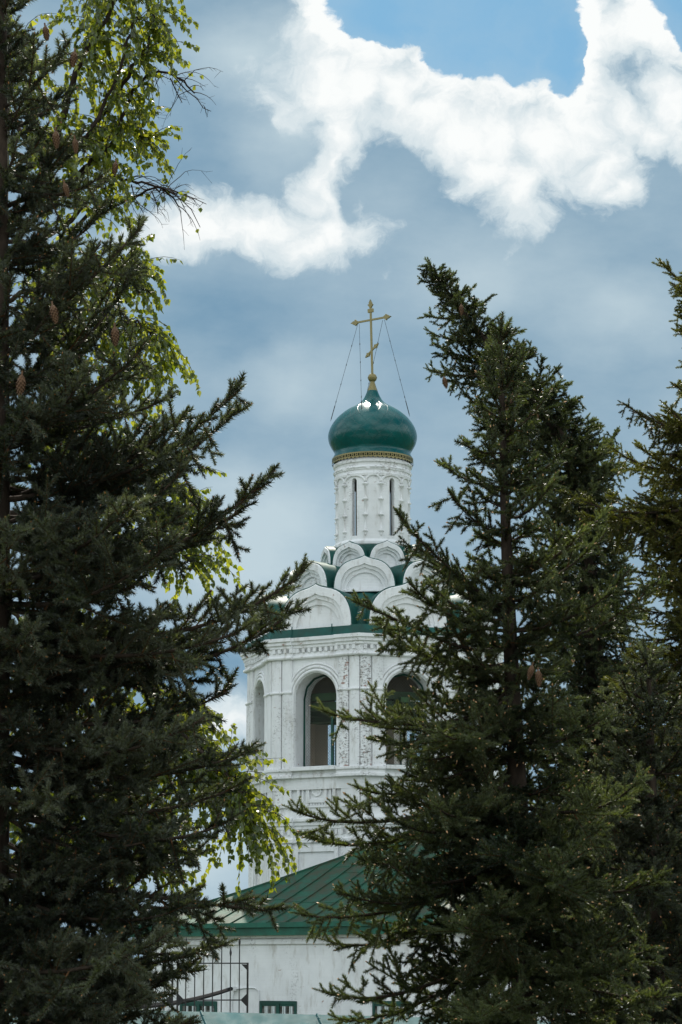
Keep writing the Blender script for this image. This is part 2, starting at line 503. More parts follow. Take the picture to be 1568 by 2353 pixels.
    # corner pilaster of the bottom storey and belfry: paired strips either side of the corner k
for k in range(8):
    fl, fr_ = face_frame(k - 1, RF), face_frame(k, RF)
    mbs = MB(); mbw = MB()
    PW = .345
    for side, f, sgn in ((0, fl, 1), (1, fr_, -1)):
        for j in range(2):
            uo = sgn * (HW - j * PW); ui = sgn * (HW - (j + 1) * PW + .035)
            tgt = mbs if (k in (0,) and ((side == 0 and j == 1) or (side == 1 and j == 0))) else mbw
            lo, hi = min(uo, ui), max(uo, ui)
            n = 8
            def strip(z0, z1, e, bulge):
                pr = []
                for i in range(n + 1):
                    t = i / n
                    pr.append((lo + (hi - lo) * t, e + bulge * math.sin(math.pi * t)))
                pr = [(lo, -.02)] + pr + [(hi, -.02)]
                tgt.loft([[f(u, d, z) for u, d in pr] for z in (z0, z1)], close=False)
                tgt.add([f(u, d, z1) for u, d in pr], [tuple(range(len(pr)))])
                tgt.add([f(u, d, z0) for u, d in pr], [tuple(range(len(pr)))])
            strip(Z_SILL - .02, Z_CAP - .035, .05, .055)
            strip(Z_CAP + .035, Z_STRING - .06, .05, .03)
            # capital roll
            mid = [f(lo - .015, .06, Z_CAP), f((lo + hi) / 2, .10, Z_CAP), f(hi + .015, .06, Z_CAP)]
            tgt.tube(mid, .045, 8)
    root = mbw.build('pilaster', M['white_worn'], tower, angle=40)
    if mbs.v: mbs.build('stained_strip', M['white_stained'], root, angle=40)
    mb = MB()
    for side, f, sgn in ((0, face_frame(k - 1, RL * C22), 1), (1, face_frame(k, RL * C22), -1)):
        lo, hi = sorted((sgn * (RL * S22), sgn * (RL * S22 - .58)))
        mb.box((lo, -.02, 0), (hi, .07, Z_LC0 + .02), f)
        mb.box((lo, -.02, Z_LC0 + .3), (hi, .072, Z_SILLB + .05), f)
    mb.build('corner_pier', M['white_worn'], tower, bevel=.01)

def course(prof, mat, name, d=.70, e=.07, bev=.012):
    mb = MB()
    mb.loft([ressaut(RW + o, d + o * .4, e, z) for o, z in prof])
    return mb.build(name, mat, tower, bevel=bev)
H = Z_EAVE - Z_STRING
course([(-.05, Z_EAVE - .02), (.20, Z_EAVE), (.20, Z_EAVE - .10), (.15, Z_EAVE - .12), (.15, Z_EAVE - .20), (.10, Z_EAVE - .22), (.10, Z_EAVE - .29),
        (.05, Z_EAVE - .31), (.05, Z_STRING + .06), (.09, Z_STRING + .04), (.11, Z_STRING), (.09, Z_STRING - .04), (-.02, Z_STRING - .06)], M['white_worn'], 'cornice')
# dentils under the cornice
mb = MB()
def crenel(d):
    out = []
    for k in range(8):
        f = face_frame(k, (RW + .05) * C22)
        n = 15; st = (2 * HW - .24) / (n - 1)
        for i in range(n):
            u = -HW + .24 / 2 + st * i
            e = .07 if abs(u) > HW - .70 else 0
            b_ = e if d is None else d
            t_ = e + .045 if d is None else d
            out += [f(u - .044, b_, 0), f(u - .042, t_, 0), f(u + .042, t_, 0), f(u + .044, b_, 0)]
    return out
rings = [(crenel(-.03), Z_EAVE - .42), (crenel(None), Z_EAVE - .42), (crenel(None), Z_EAVE - .30), (crenel(-.03), Z_EAVE - .30)]
mb.loft([[(x, y, z) for x, y, _ in r_] for r_, z in rings])
mb.build('dentil_course', M['white_worn'], tower)
course([(-.10, Z_SILL - .01), (.10, Z_SILL - .02), (.10, Z_SILL - .10), (.05, Z_SILL - .12), (.05, Z_SILL - .19), (.09, Z_SILL - .21), (.09, Z_SILLB + .02), (-.10, Z_SILLB)], M['white_worn'], 'sill_course')
course([(-.15, Z_LC0), (.05, Z_LC0), (.05, Z_LC0 - .09), (0, Z_LC0 - .11), (0, Z_LC0 - .2), (-.04, Z_LC0 - .22), (-.04, Z_LC0 - .30), (-.07, Z_LC0 - .32),
        (-.07, Z_LC1 + .16), (-.02, Z_LC1 + .13), (-.02, Z_LC1 + .03), (-.15, Z_LC1)], M['white'], 'lower_cornice')
mb = MB()
def crenel(d):
    out = []
    for k in range(8):
        f = face_frame(k, (RW + -.07) * C22)
        n = 13; st = (2 * HW - .28) / (n - 1)
        for i in range(n):
            u = -HW + .28 / 2 + st * i
            e = .07 if abs(u) > HW - .70 else 0
            b_ = e if d is None else d
            t_ = e + .045 if d is None else d
            out += [f(u - .044, b_, 0), f(u - .042, t_, 0), f(u + .042, t_, 0), f(u + .044, b_, 0)]
    return out
rings = [(crenel(-.03), Z_LC0 - .46), (crenel(None), Z_LC0 - .46), (crenel(None), Z_LC0 - .325), (crenel(-.03), Z_LC0 - .325)]
mb.loft([[(x, y, z) for x, y, _ in r_] for r_, z in rings])
mb.build('lower_dentil_course', M['white'], tower)

# arch mouldings and window sills
for k in range(8):
    f = face_frame(k, RF)
    mb = MB()
    for off, rad in ((.07, .05), (.17, .045), (.26, .03)):
        a = A_OP + off
        path = [f(-a, .01, Z_SILL)] + [f(u, .01, z) for u, z in arch_pts(a, Z_SPRING, 24)] + [f(a, .01, Z_SILL)]
        mb.tube(path, rad, 10)
    mb.build('arch_moulding', M['white'], tower, angle=50)
    mb = MB()
    mb.box((-A_OP - .04, -.5, Z_SILL - .10), (A_OP + .04, .20, Z_SILL + .015), f)
    mb.build('window_sill', M['white_worn'], tower, bevel=.015)
    # metal screen in the opening
    mb = MB()
    dep = -.46
    a = A_OP - .03
    arc = [(-a * math.cos(math.pi * i / 6), Z_SPRING + a * math.sin(math.pi * i / 6)) for i in range(7)]
    path = [(-a, Z_SILL + .06)] + arc + [(a, Z_SILL + .06), (-a, Z_SILL + .06)]
    for (u0, z0), (u1, z1) in zip(path, path[1:]): mb.tube([f(u0, dep, z0), f(u1, dep, z1)], .028, 6)
    for uu in (.28,): mb.box((uu - .035, dep - .03, Z_SILL + .06), (uu + .035, dep + .03, Z_SPRING - .5), f)
    fr0 = mb.build('screen_frame', M['frame_green'], tower)
    mb = MB()
    step = .085
    def inside_seg(p0, p1):
        pts = [(p0[0] + (p1[0] - p0[0]) * i / 40, p0[1] + (p1[1] - p0[1]) * i / 40) for i in range(41)]
        ok = [p for p in pts if abs(p[0]) <= a and p[1] >= Z_SILL + .06 and (p[1] <= Z_SPRING or math.hypot(p[0], p[1] - Z_SPRING) <= a)]
        return (ok[0], ok[-1]) if len(ok) > 1 else None
    hh = Z_CROWN - Z_SILL
    for sgn in (-1, 1):
        c = -3.0
        while c < 3.0:
            s = inside_seg((c - 2.2 * sgn, Z_SILL - 1), (c + 2.2 * sgn, Z_SILL + 3.4))
            if s:
                (u0, z0), (u1, z1) = s
                mb.quad(f(u0 - .0035, dep, z0), f(u0 + .0035, dep, z0), f(u1 + .0035, dep, z1), f(u1 - .0035, dep, z1))
            c += step
    mb.build('wire_mesh', M['mesh'], fr0)
# bell beams across the belfry
mb = MB()
for k in (0, 1):
    a = face_frame(k, 0)
    zb_ = Z_CAP - .16 - k * .17
    mb.box((-.13, -(RF - .3), zb_ - .16), (.13, RF - .3, zb_), a)
mb.box((-(RF - .3), -1.2, Z_CAP - .34), (RF - .3, -.95, Z_CAP - .16), face_frame(0, 0))
mb.box((-(RF - .3), 1.0, Z_CAP - .34), (RF - .3, 1.25, Z_CAP - .16), face_frame(1, 0))
ri_ = (RF - T_WALL) / C22 - .06
for za, zb2, rr_ in ((Z_CAP - .16, Z_CAP + .06, ri_), (Z_CAP - .42, Z_CAP - .20, ri_ - .05)):
    mb.loft([octo(rr_, za), octo(rr_, zb2), octo(rr_ - .24, zb2), octo(rr_ - .24, za), octo(rr_, za)])
mb.build('bell_beam', M['beam'], tower, bevel=.015)

# stepped green roof behind the gables
z1b, z1t = zat(1436, YF), zat(1337, YF)
r2, r3 = 184 * S, 110 * S
z2b, z2t = zat(1356, TY - r2), zat(1277, TY - r2)
z3b, z3t = zat(1300, TY - r3), zat(1242, TY - r3)
ZD = zat(1247, TY - 91 * S)
mb = MB()
RE = 293 * S
mb.loft([octo(RE - .06, Z_EAVE - .05), octo(RE, Z_EAVE - .03), octo(RE - .02, Z_EAVE + .12), octo(267 * S / C22, z1b - .01), octo(243 * S / C22, z1b + .02), octo(238 * S / C22, z1b + .35),
         octo(r2 + .10, z2b - .09), octo(r2 - .02, z2b - .05), octo(r2 - .24, z2b - .02), octo(r2 - .27, z2b + .22), octo((r3 + .18) / C22, z3b - .12),
         octo((r3 + .02) / C22, z3b - .05), octo((r3 - .22) / C22, z3b - .02), octo((r3 - .24) / C22, z3b + .2), octo(86 * S / C22, ZD - .2)])
rings = [[(rr * math.sin(2 * math.pi * j / 48), -rr * math.cos(2 * math.pi * j / 48), z) for j in range(48)] for rr, z in ((93 * S, z3b - .02), (92 * S, ZD - .12), (90 * S, ZD + .02))]
mb.loft(rings)
for k in range(8):             # welted seams on the eaves skirt
    f = face_frame(k, 0)
    for u in (-.75, .55):
        p = [f(u, RE * C22 + .012, Z_EAVE - .03), f(u, RE * C22 - .005, Z_EAVE + .125), f(u, 267 * S + .01, z1b + .05)]
        mb.tube(p, .016, 5)
mb.build('stepped_roof', M['green'], tower)

def ogee(a, h, n=9):
    """right half then left half of the outline of an ogee gable of half width a and height h"""
    def bz(p0, p1, p2, p3, t):
        s = 1 - t
        return tuple(s ** 3 * x0 + 3 * s * s * t * x1 + 3 * s * t * t * x2 + t ** 3 * x3 for x0, x1, x2, x3 in zip(p0, p1, p2, p3))
    q = [bz((1, 0), (1.01, .43), (.84, .755), (.44, .865), i / n) for i in range(n)]
    q += [bz((.44, .865), (.27, .905), (.12, .925), (0, 1.0), i / 6) for i in range(7)]
    right = [(x * a, y * h) for x, y in q]
    return right + [(-x, y) for x, y in reversed(right[:-1])]
def kokoshnik(f, a, h, zb, depth, rseed):
    rr = random.Random(rseed)
    mb = MB()
    st = [(1.0, -.28), (1.0, .05), (.985, .07), (.795, .07), (.785, .015), (.705, .005), (.695, -.05), (.615, -.06), (.605, -.115)]
    rings = []
    for s_, d in st:
        # smaller outlines keep the base line, rounder crown
        o = ogee(a * s_, h * (s_ if s_ > .9 else s_ * .985))
        if s_ < .72:          # the inner steps are plain round arches
            w_ = min(1.0, (.72 - s_) / .08)
            n_ = len(o) - 1
            o = [(x + (a * s_ * math.cos(math.pi * i / n_) - x) * w_, y + (h * s_ * .86 * math.sin(math.pi * i / n_) - y) * w_) for i, (x, y) in enumerate(o)]
        rings.append([f(u, d, zb + z) for u, z in o])
    mb.loft(rings, close=False)
    mb.add(rings[-1], [tuple(range(len(rings[-1])))])
    mb.box((-a, -.28, zb - .045), (a, .068, zb - .002), f)
    k = mb.build('gable', M['white_kok'], tower, angle=35)
    rb = MB()
    n = len(ogee(1, 1))
    rb.loft([[f(u * s2, d, zb + z * s2) for u, z in ogee(a, h)] for s2, d in ((1.008, -.24), (1.025, -.24), (1.03, .028), (1.005, .032))], close=False)
    rb.loft([[f(u * s2, d, zb + z * s2) for u, z in ogee(a, h)] for s2, d in ((1.02, -.24), (1.0, -depth))], close=False)
    rb.build('gable_roof', M['green'], k, angle=35)
for k in range(8):
    kokoshnik(face_frame(k, 262 * S), 88 * S, z1t - z1b, z1b, 1.1, k)
    kokoshnik(face_frame(k, r2, False), 67.5 * S, z2t - z2b, z2b, 1.0, 20 + k)
    kokoshnik(face_frame(k, r3), 42 * S, z3t - z3b, z3b, .55, 40 + k)

# drum
RD = 86 * S
YD = TY - RD
zd = lambda py: zat(py, YD)
ztop = zd(1058)
zs0, zs1 = zd((1750 + 1528 / 3.92) / 1.7411), zd((1750 + 665 / 3.92) / 1.7411)
aw = 44 / 3.92 / 1.7411 * S
mb = MB()
# wall with six slits, by angle
seg = []
half = math.asin(aw / RD)
angs = []
for j in range(6):
    c = R(30 + 60 * j)
    prev = R(30 + 60 * (j - 1)) + half
    n = 12
    angs += [(prev + (c - half - prev) * i / n, 'w') for i in range(n)]
    angs += [(c - half + 2 * half * i / 8, 's', c) for i in range(8)]
P = lambda a_, r_, z_: (r_ * math.sin(a_), -r_ * math.cos(a_), z_)
for i in range(len(angs)):
    a0 = angs[i]; a1 = angs[(i + 1) % len(angs)]
    x0, x1 = a0[0], a1[0]
    if x1 < x0: x1 += 2 * math.pi
    if a0[1] == 'w':
        mb.quad(P(x0, RD, ZD), P(x1, RD, ZD), P(x1, RD, ztop), P(x0, RD, ztop))
    else:
        c = a0[2]
        def zz(x):
            t = max(-1, min(1, (x - c) / half))
            return zs1 + aw * math.sqrt(max(0, 1 - t * t))
        mb.quad(P(x0, RD, ZD), P(x1, RD, ZD), P(x1, RD, zs0), P(x0, RD, zs0))
        mb.quad(P(x0, RD, zz(x0)), P(x1, RD, zz(x1)), P(x1, RD, ztop), P(x0, RD, ztop))
        ri = RD - .15
        sh = .97
        y0, y1 = c + (x0 - c) * sh, c + (x1 - c) * sh
        mb.quad(P(x0, RD, zz(x0)), P(x1, RD, zz(x1)), P(y1, ri, zz(x1) - .02), P(y0, ri, zz(x0) - .02))
        mb.quad(P(x0, RD, zs0), P(x1, RD, zs0), P(y1, ri, zs0 + .02), P(y0, ri, zs0 + .02))
        for xx, yy, edge in ((x0, y0, abs(x0 - (c - half)) < 1e-6), (x1, y1, abs(x1 - (c + half)) < 1e-6)):
            if edge: mb.quad(P(xx, RD, zs0), P(yy, ri, zs0), P(yy, ri, zs1), P(xx, RD, zs1))
mb.lathe([(RD - .6, ZD), (RD - .6, ztop)], 24, mi=1)  # near-black liner behind the slits, their shade put into its colour
drum = mb.build('drum', [M['white'], M['painted_dark']], tower, angle=30)
mb = MB()
mb.lathe([(RD - .02, ZD + .16), (RD + .02, ZD + .12), (RD + .075, ZD + .06), (RD + .08, ZD - .01), (RD + .05, ZD - .05), (RD - .1, ZD - .05)], 64)
mb.build('drum_base', M['white'], tower, angle=35)
mb = MB()
zr = lambda y: zd((1750 + y / 3.92) / 1.7411)
mb.lathe([(RD - .01, zr(600)), (RD + .04, zr(590)), (RD + .05, zr(555)), (RD + .015, zr(535)), (RD + .012, zr(500)), (RD + .04, zr(490)), (RD + .04, zr(440)),
          (RD + .015, zr(425)), (RD + .02, zr(390)), (RD + .06, zr(375)), (RD + .06, zr(330)), (RD - .02, zr(300))], 72)
rr = random.Random(3)
t = 0
while t < 2 * math.pi:
    L = rr.uniform(.25, .6)
    for rr_, yy in ((.055, 460), (.07, 352)):
        if rr.random() < .8:
            mb.tube([P(t + L * i / 8, RD + rr_ * .6, zr(yy + rr.uniform(-4, 4))) for i in range(9)], rr.uniform(.028, .04), 6)
    t += L + rr.uniform(.03, .2)
mb.build('drum_cornice', M['white_worn'], tower, angle=45)
for j in range(6):
    for sgn in (-1, 1):
        a_ = R(30 + 60 * j + 18.2 * sgn)
        mb = MB()
        z = lambda y: zr(y)
        prof = []
        for (r_, y) in ((.0, 1540), (.03, 1530), (.045, 1505), (.035, 1490), (.05, 1480), (.085, 1468), (.085, 1448), (.035, 1436)):
            prof.append((r_, z(y)))
        for base in (1205, 960):
            prof += [(.032, z(base + 30)), (.05, z(base + 22)), (.085, z(base + 8)), (.088, z(base - 8)), (.04, z(base - 22)), (.032, z(base - 30))]
        prof += [(.03, z(745)), (.09, z(732)), (.095, z(712)), (.05, z(700)), (0, z(695))]
        cx_, cy_ = RD * math.sin(a_), -RD * math.cos(a_)
        mb.lathe(prof, 12, center=(cx_, cy_))
        mb.build('colonnette', M['white'], drum, smooth=True)
    for c_, w_, apex in ((30 + 60 * j, 18.2, 578), (60 * j, 11.8, 578)):
        mb = MB()
        pts = []
        for i in range(15):
            t_ = math.pi * i / 14
            pts.append(P(R(c_ - w_ * math.cos(t_) * .97), RD + .008, zr(690) + (zr(apex) - zr(690)) * math.sin(t_)))
        mb.tube(pts, .038, 8)
        mb.build('blind_arch', M['white'], drum, smooth=True)

# onion dome
dz = lambda y: zat((1150 + y / 2.6133) / 1.7411, TY)
dr = lambda w: w / 2.6133 / 1.7411 * S
prof = [(56, 1083), (66, 1110), (84, 1148), (104, 1180), (130, 1207), (162, 1230), (200, 1252), (243, 1275), (285, 1300), (325, 1330), (362, 1362), (397, 1400), (425, 1438), (448, 1480),
        (463, 1522), (469, 1560), (466, 1598), (455, 1638), (438, 1672), (418, 1704), (404, 1726), (399, 1742), (402, 1758), (412, 1778), (423, 1800), (424, 1808)]
P0 = [(dr(w), dz(y)) for w, y in prof]
# smooth the profile
def catmull(pts, n=4):
    out = []
    for i in range(len(pts) - 1):
        p0, p1, p2, p3 = pts[max(i - 1, 0)], pts[i], pts[i + 1], pts[min(i + 2, len(pts) - 1)]
        for j in range(n):
            t = j / n
            out.append(tuple(.5 * (2 * b + (c - a) * t + (2 * a - 5 * b + 4 * c - d) * t * t + (3 * b - a - 3 * c + d) * t ** 3) for a, b, c, d in zip(p0, p1, p2, p3)))
    return out + [pts[-1]]
mb = MB()
zdome0 = dz(1808)
mb.lathe([(r_, z_ - zdome0) for r_, z_ in catmull(P0)] + [(dr(400), -.02)], 96)
dome = mb.build('onion_dome', M['dome'], tower, angle=40, loc=(0, 0, zdome0))
# pierced gold valance hanging from the dome's rim
mb = MB()
rv = dr(424) + .012
n = 56
for i in range(n * 6):
    a0, a1 = 2 * math.pi * i / (n * 6), 2 * math.pi * (i + 1) / (n * 6)
    q_ = i % 6
    def ring(z0, z1, z2=None, z3=None):
        z2 = z0 if z2 is None else z2; z3 = z1 if z3 is None else z3
        mb.quad(P(a0, rv, z0), P(a1, rv, z2), P(a1, rv, z3), P(a0, rv, z1))
    ring(-.022, .02)
    if q_ in (0, 3): ring(-.105, -.022)
    if q_ in (1, 2): ring(-.068, -.050)
    sc_ = lambda k_: -.118 - .045 * math.sin(math.pi * (k_ / 6))
    ring(sc_(q_), -.098, sc_(q_ + 1), -.098)
mb.build('gold_valance', M['gold'], dome)
# gold cone and ball
mb = MB()
zb0, zb1 = dz(1086), dz(985)
mb.lathe([(dr(58), zb0 - .02), (dr(57), zb0), (dr(40), dz(1040)), (dr(27), dz(1000)), (dr(24), zb1), (dr(20), zb1 + .02)], 40)
mb.build('gold_cone', M['gold'], tower, angle=35)
mb = MB()
rb_ = dr(48)
zb = dz(945)
mb.lathe([(rb_ * math.sin(math.pi * i / 20), zb - rb_ * math.cos(math.pi * i / 20)) for i in range(21)], 32)
mb.lathe([(rb_ + .004, zb - .012), (rb_ + .010, zb), (rb_ + .004, zb + .012)], 32)
mb.build('gold_ball', M['gold'], tower, smooth=True)
# eight pointed cross: post, long arm, short top arm, slanted foot arm
CA = R(35)
def cross_pt(u, z, d=0): return (u * math.cos(CA) + d * math.sin(CA) - (z - zb) * .022, -u * math.sin(CA) + d * math.cos(CA), z)
zx = lambda y: dz(y)
mb = MB()
def bar(p0, p1, w, th=.022):
    (u0, z0), (u1, z1) = p0, p1
    L = math.hypot(u1 - u0, z1 - z0); tx, tz = (u1 - u0) / L, (z1 - z0) / L; nx, nz = -tz, tx
    cs = [(u0 + nx * w, z0 + nz * w), (u1 + nx * w, z1 + nz * w), (u1 - nx * w, z1 - nz * w), (u0 - nx * w, z0 - nz * w)]
    mb.add([cross_pt(u, z, s_ * th) for s_ in (-1, 1) for u, z in cs], ((0, 1, 2, 3), (7, 6, 5, 4), (0, 4, 5, 1), (1, 5, 6, 2), (2, 6, 7, 3), (3, 7, 4, 0)))
def plate(outline, th=.028):
    n = len(outline)
    vs = [cross_pt(u, z, s_ * th) for s_ in (-1, 1) for u, z in outline]
    mb.add(vs, [tuple(range(n)), tuple(range(2 * n - 1, n - 1, -1))] + [(i, (i + 1) % n, n + (i + 1) % n, n + i) for i in range(n)])
def finial(u, z, ang, s=1.0):
    base = [(-.02, -.035), (.03, -.06), (.07, -.10), (.10, -.075), (.09, -.05), (.15, -.055), (.17, -.035), (.25, 0)]
    o = base + [(x, -y) for x, y in reversed(base[:-1])]
    plate([(u + s * (x * math.cos(ang) - y * math.sin(ang)), z + s * (x * math.sin(ang) + y * math.cos(ang))) for x, y in o])
zbeam = zx(340)
LB = .43
bar((0, zx(900)), (0, zx(190)), .028)
bar((-LB - .08, zbeam), (LB + .08, zbeam), .027, .02)
finial(LB + .06, zbeam, 0); finial(-LB - .06, zbeam, math.pi); finial(0, zx(205), math.pi / 2, .95)
zt_ = zx(243)
plate([(-.095, zt_ - .055), (.095, zt_ - .055), (.095, zt_ + .055), (-.095, zt_ + .055)], .03)
zf = zx(660)
bar((-.11, zf - .085), (.13, zf + .10), .024, .02)
for s_, ang in ((1, .66), (-1, .66 + math.pi)):
    finial(s_ * .10 + .01, zf + s_ * .08, ang, .72)
cross = mb.build('gold_cross', M['gold'], tower)
# guy wires with turnbuckles
ends = [(-LB - .06, at(760, 968, TY)), (-LB + .0, at(832, 955, TY - 1.0)), (LB + .06, at(942, 957, TY)), (LB, None)]
for i, (u, pnt) in enumerate(ends):
    a = Vector(cross_pt(u, zbeam - .07))
    if pnt is not None:
        b = Vector((pnt.x - TX, pnt.y - TY, pnt.z))
        hd = (i == 1)
    else: b = Vector((-.35, .95, dz(1330)))
    mb = MB()
    mb.tube([a, b], .006, 5)
    for t_ in (.22, .42, .62, .80):
        c = a.lerp(b, t_)
        mb.tube([c - (b - a).normalized() * .045, c, c + (b - a).normalized() * .045], [.006, .015, .006], 6)
    mb.tube([a.lerp(b, .84), a.lerp(b, .98)], .014, 6)
    mb.build('guy_wire', M['wire'], tower)
# ------------------------------------------------------------------ church building in front of the tower
AL = R(38)
n1 = Vector((-math.sin(AL), -math.cos(AL), 0))       # outward normal of the wall in view
e1 = Vector((math.cos(AL), -math.sin(AL), 0))        # along it, to the right and nearer
K0 = at(290, 2136, 64.0)                              # left eaves corner
Z_E = K0.z
church = empty('church_building', (K0.x, K0.y, 0))
tag(church, 'low white church building with green sheet metal hip roof in front of the bell tower', 'building')
WID, LEN, TAN = 10.8, 24.0, .47
OV = .32
def W(u, p, z):
    """local point: u along the front eaves, p inwards, z up"""
    v = e1 * u - n1 * p
    return (v.x, v.y, z)
mb = MB()
mb.box((OV, OV, 0), (LEN - OV, WID - OV, Z_E - .02), W)
mb.build('wall', M['white'], church)
mb = MB()
for o, z0, z1 in ((.16, -.13, -.03), (.11, -.26, -.145), (.06, -.42, -.29)):
    mb.box((OV - o, OV - o, Z_E + z0), (LEN - OV + o, WID - OV + o, Z_E + z1), W)
mb.build('cornice', M['white_worn'], church, bevel=.012)
# hip roof with a slight sweep at the eaves
def rz(p):
    t = min(1.0, p / (WID / 2))
    return Z_E + .10 + TAN * p * (.80 + .20 * t) 
mb = MB()
PS = [0, .5, 1.0, 1.8, 2.8, 4.0, WID / 2]
rings = [[W(p, p, rz(p)), W(LEN - p, p, rz(p)), W(LEN - p, WID - p, rz(p)), W(p, WID - p, rz(p))] for p in PS]
mb.loft(rings)
roof = mb.build('roof', M['roof'], church)
mb = MB()
u = .62
def seam_line(pts, h=.035, w=.014):
    for a, b in zip(pts, pts[1:]):
        a, b = Vector(a), Vector(b)
        t = (b - a).normalized(); s = t.cross(Vector((0, 0, 1))).normalized(); n_ = s.cross(t)
        vs = [a - s * w, a + s * w, b + s * w, b - s * w]
        mb.add([v - n_ * .005 for v in vs] + [v + n_ * h for v in vs], ((4, 5, 6, 7), (0, 1, 5, 4), (1, 2, 6, 5), (2, 3, 7, 6), (3, 0, 4, 7)))
while u < LEN - .5:
    pm = min(u, LEN - u, WID / 2)
    ps = [p for p in PS if p < pm - .05] + [pm]
    seam_line([W(u, p, rz(p)) for p in ps])
    u += .60
u = .6
while u < WID - .4:
    pm = min(u, WID - u, WID / 2)
    ps = [p for p in PS if p < pm - .05] + [pm]
    seam_line([W(p, u, rz(p)) for p in ps])
    u += .60
# hips and ridge
seam_line([W(p, p, rz(p)) for p in PS], .045, .03)
seam_line([W(p, WID - p, rz(p)) for p in PS], .045, .03)
seam_line([W(PS[-1], WID / 2, rz(PS[-1])), W(LEN - PS[-1], WID / 2, rz(PS[-1]))], .06, .04)
rr = random.Random(8)
u = .62
while u < LEN - 1:
    for p in (1.6 + rr.uniform(-.3, .3), 3.3 + rr.uniform(-.3, .3)):
        if p < u - .7: seam_line([W(u + .015, p, rz(p) ), W(u + .585, p, rz(p))], .012, .012)
    u += .60
mb.build('roof_seam', M['roof'], roof)
mb = MB()
mb.box((-.02, -.02, Z_E + .0), (LEN + .02, .02, Z_E + .12), W)
mb.box((-.02, .02, Z_E + .0), (.02, WID, Z_E + .12), W)
mb.box((.06, .06, Z_E - .20), (LEN - .06, .10, Z_E + .0), W)
mb.box((.06, .10, Z_E - .20), (.10, WID, Z_E + .0), W)
mb.box((.02, .02, Z_E - .012), (LEN, OV, Z_E - .002), W)
mb.build('fascia', M['fascia'], church)
def on_wall(px, py):
    """local (u, z) where the wall face is met"""
    o = Vector((0, 0, EYE)); d = Vector(ray(px, py))
    base = Vector((K0.x, K0.y, 0)) - n1 * OV
    t = (base - o).dot(n1) / d.dot(n1)
    p = o + d * t
    return (p - Vector((K0.x, K0.y, 0))).dot(e1), p.z
for px0, px1 in ((415, 500), (598, 683), (857, 945), (1040, 1130)):
    u0, zt = on_wall(px0, 2300); u1, _ = on_wall(px1, 2300)
    zb = zt - 1.15
    d0 = OV
    mb = MB()
    w = .075
    mb.box((u0, d0 - .03, zb), (u0 + w, d0 - .003, zt), W); mb.box((u1 - w, d0 - .03, zb), (u1, d0 - .003, zt), W)
    mb.box((u0 + w, d0 - .03, zt - w), (u1 - w, d0 - .003, zt), W); mb.box((u0 + w, d0 - .03, zb), (u1 - w, d0 - .003, zb + w), W)
    um = (u0 + u1) / 2
    mb.box((um - .05, d0 - .035, zb + w), (um + .05, d0 - .003, zt - w), W)
    for a, b in ((u0 + w, um - .05), (um + .05, u1 - w)):
        mb.box((a, d0 - .02, zt - w - .045), (b, d0 - .003, zt - w), W)
    wn = mb.build('window', M['frame_green'], church, bevel=.006)
    mb = MB()
    for a, b in ((u0 + w, um - .05), (um + .05, u1 - w)):
        mb.quad(W(a, d0 - .006, zb + w), W(b, d0 - .006, zb + w), W(b, d0 - .006, zt - w), W(a, d0 - .006, zt - w))
    mb.build('pane', M['glass'], wn)
    mb = MB()
    for a, b in ((u0 + w, um - .05), (um + .05, u1 - w)):
        ww = (b - a)
        for c in (a + ww * .30, a + ww * .78):
            pr = [(c - .06 + .12 * i / 6, -.008 - .006 * math.sin(i * 2.2)) for i in range(7)]
            mb.loft([[W(x, d0 + y, z) for x, y in pr] for z in (zb + w, zt - w - .05)], close=False)
    mb.build('curtain', M['sill'], wn)
# conduit and hook on the wall
mb = MB()
pts = [(690, 2279), (700, 2278), (735, 2277), (743, 2284), (746, 2300), (744, 2330)]
pts = [((600 + x / 1.96) / 1.7411, (3300 + y / 1.96) / 1.7411) for x, y in ((665, 1290), (760, 1278), (830, 1280), (856, 1300), (862, 1340), (858, 1420), (862, 1600))]
mb.tube([W(*(lambda q: (q[0], OV - .02, q[1]))(on_wall(*p))) for p in pts], .016, 6)
pts = [((600 + x / 1.96) / 1.7411, (3300 + y / 1.96) / 1.7411) for x, y in ((668, 1290), (655, 1340), (648, 1400), (652, 1600))]
mb.tube([W(*(lambda q: (q[0], OV - .02, q[1]))(on_wall(*p))) for p in pts], .012, 6)
hk = on_wall((600 + 672 / 1.96) / 1.7411, (3300 + 1285 / 1.96) / 1.7411)
mb.box((hk[0] - .05, OV - .16, hk[1] - .05), (hk[0] + .05, OV, hk[1] + .05), W)
mb.build('wall_conduit', M['white_worn'], church)
hook = Vector((K0.x, K0.y, 0)) + Vector(W(hk[0], OV - .16, hk[1]))
mb = MB()
far = at((600 + 235 / 1.96) / 1.7411, (3300 + 1350 / 1.96) / 1.7411, 50.0)
far = hook + (far - hook) * 1.9
mb.tube([hook.lerp(far, i / 12) + Vector((0, 0, -.10 * math.sin(math.pi * i / 12))) for i in range(13)], .05, 6)
tag(mb.build('power_cable', M['cable']), 'thick black cable strung to a hook on the white church wall behind the fence', 'cable')

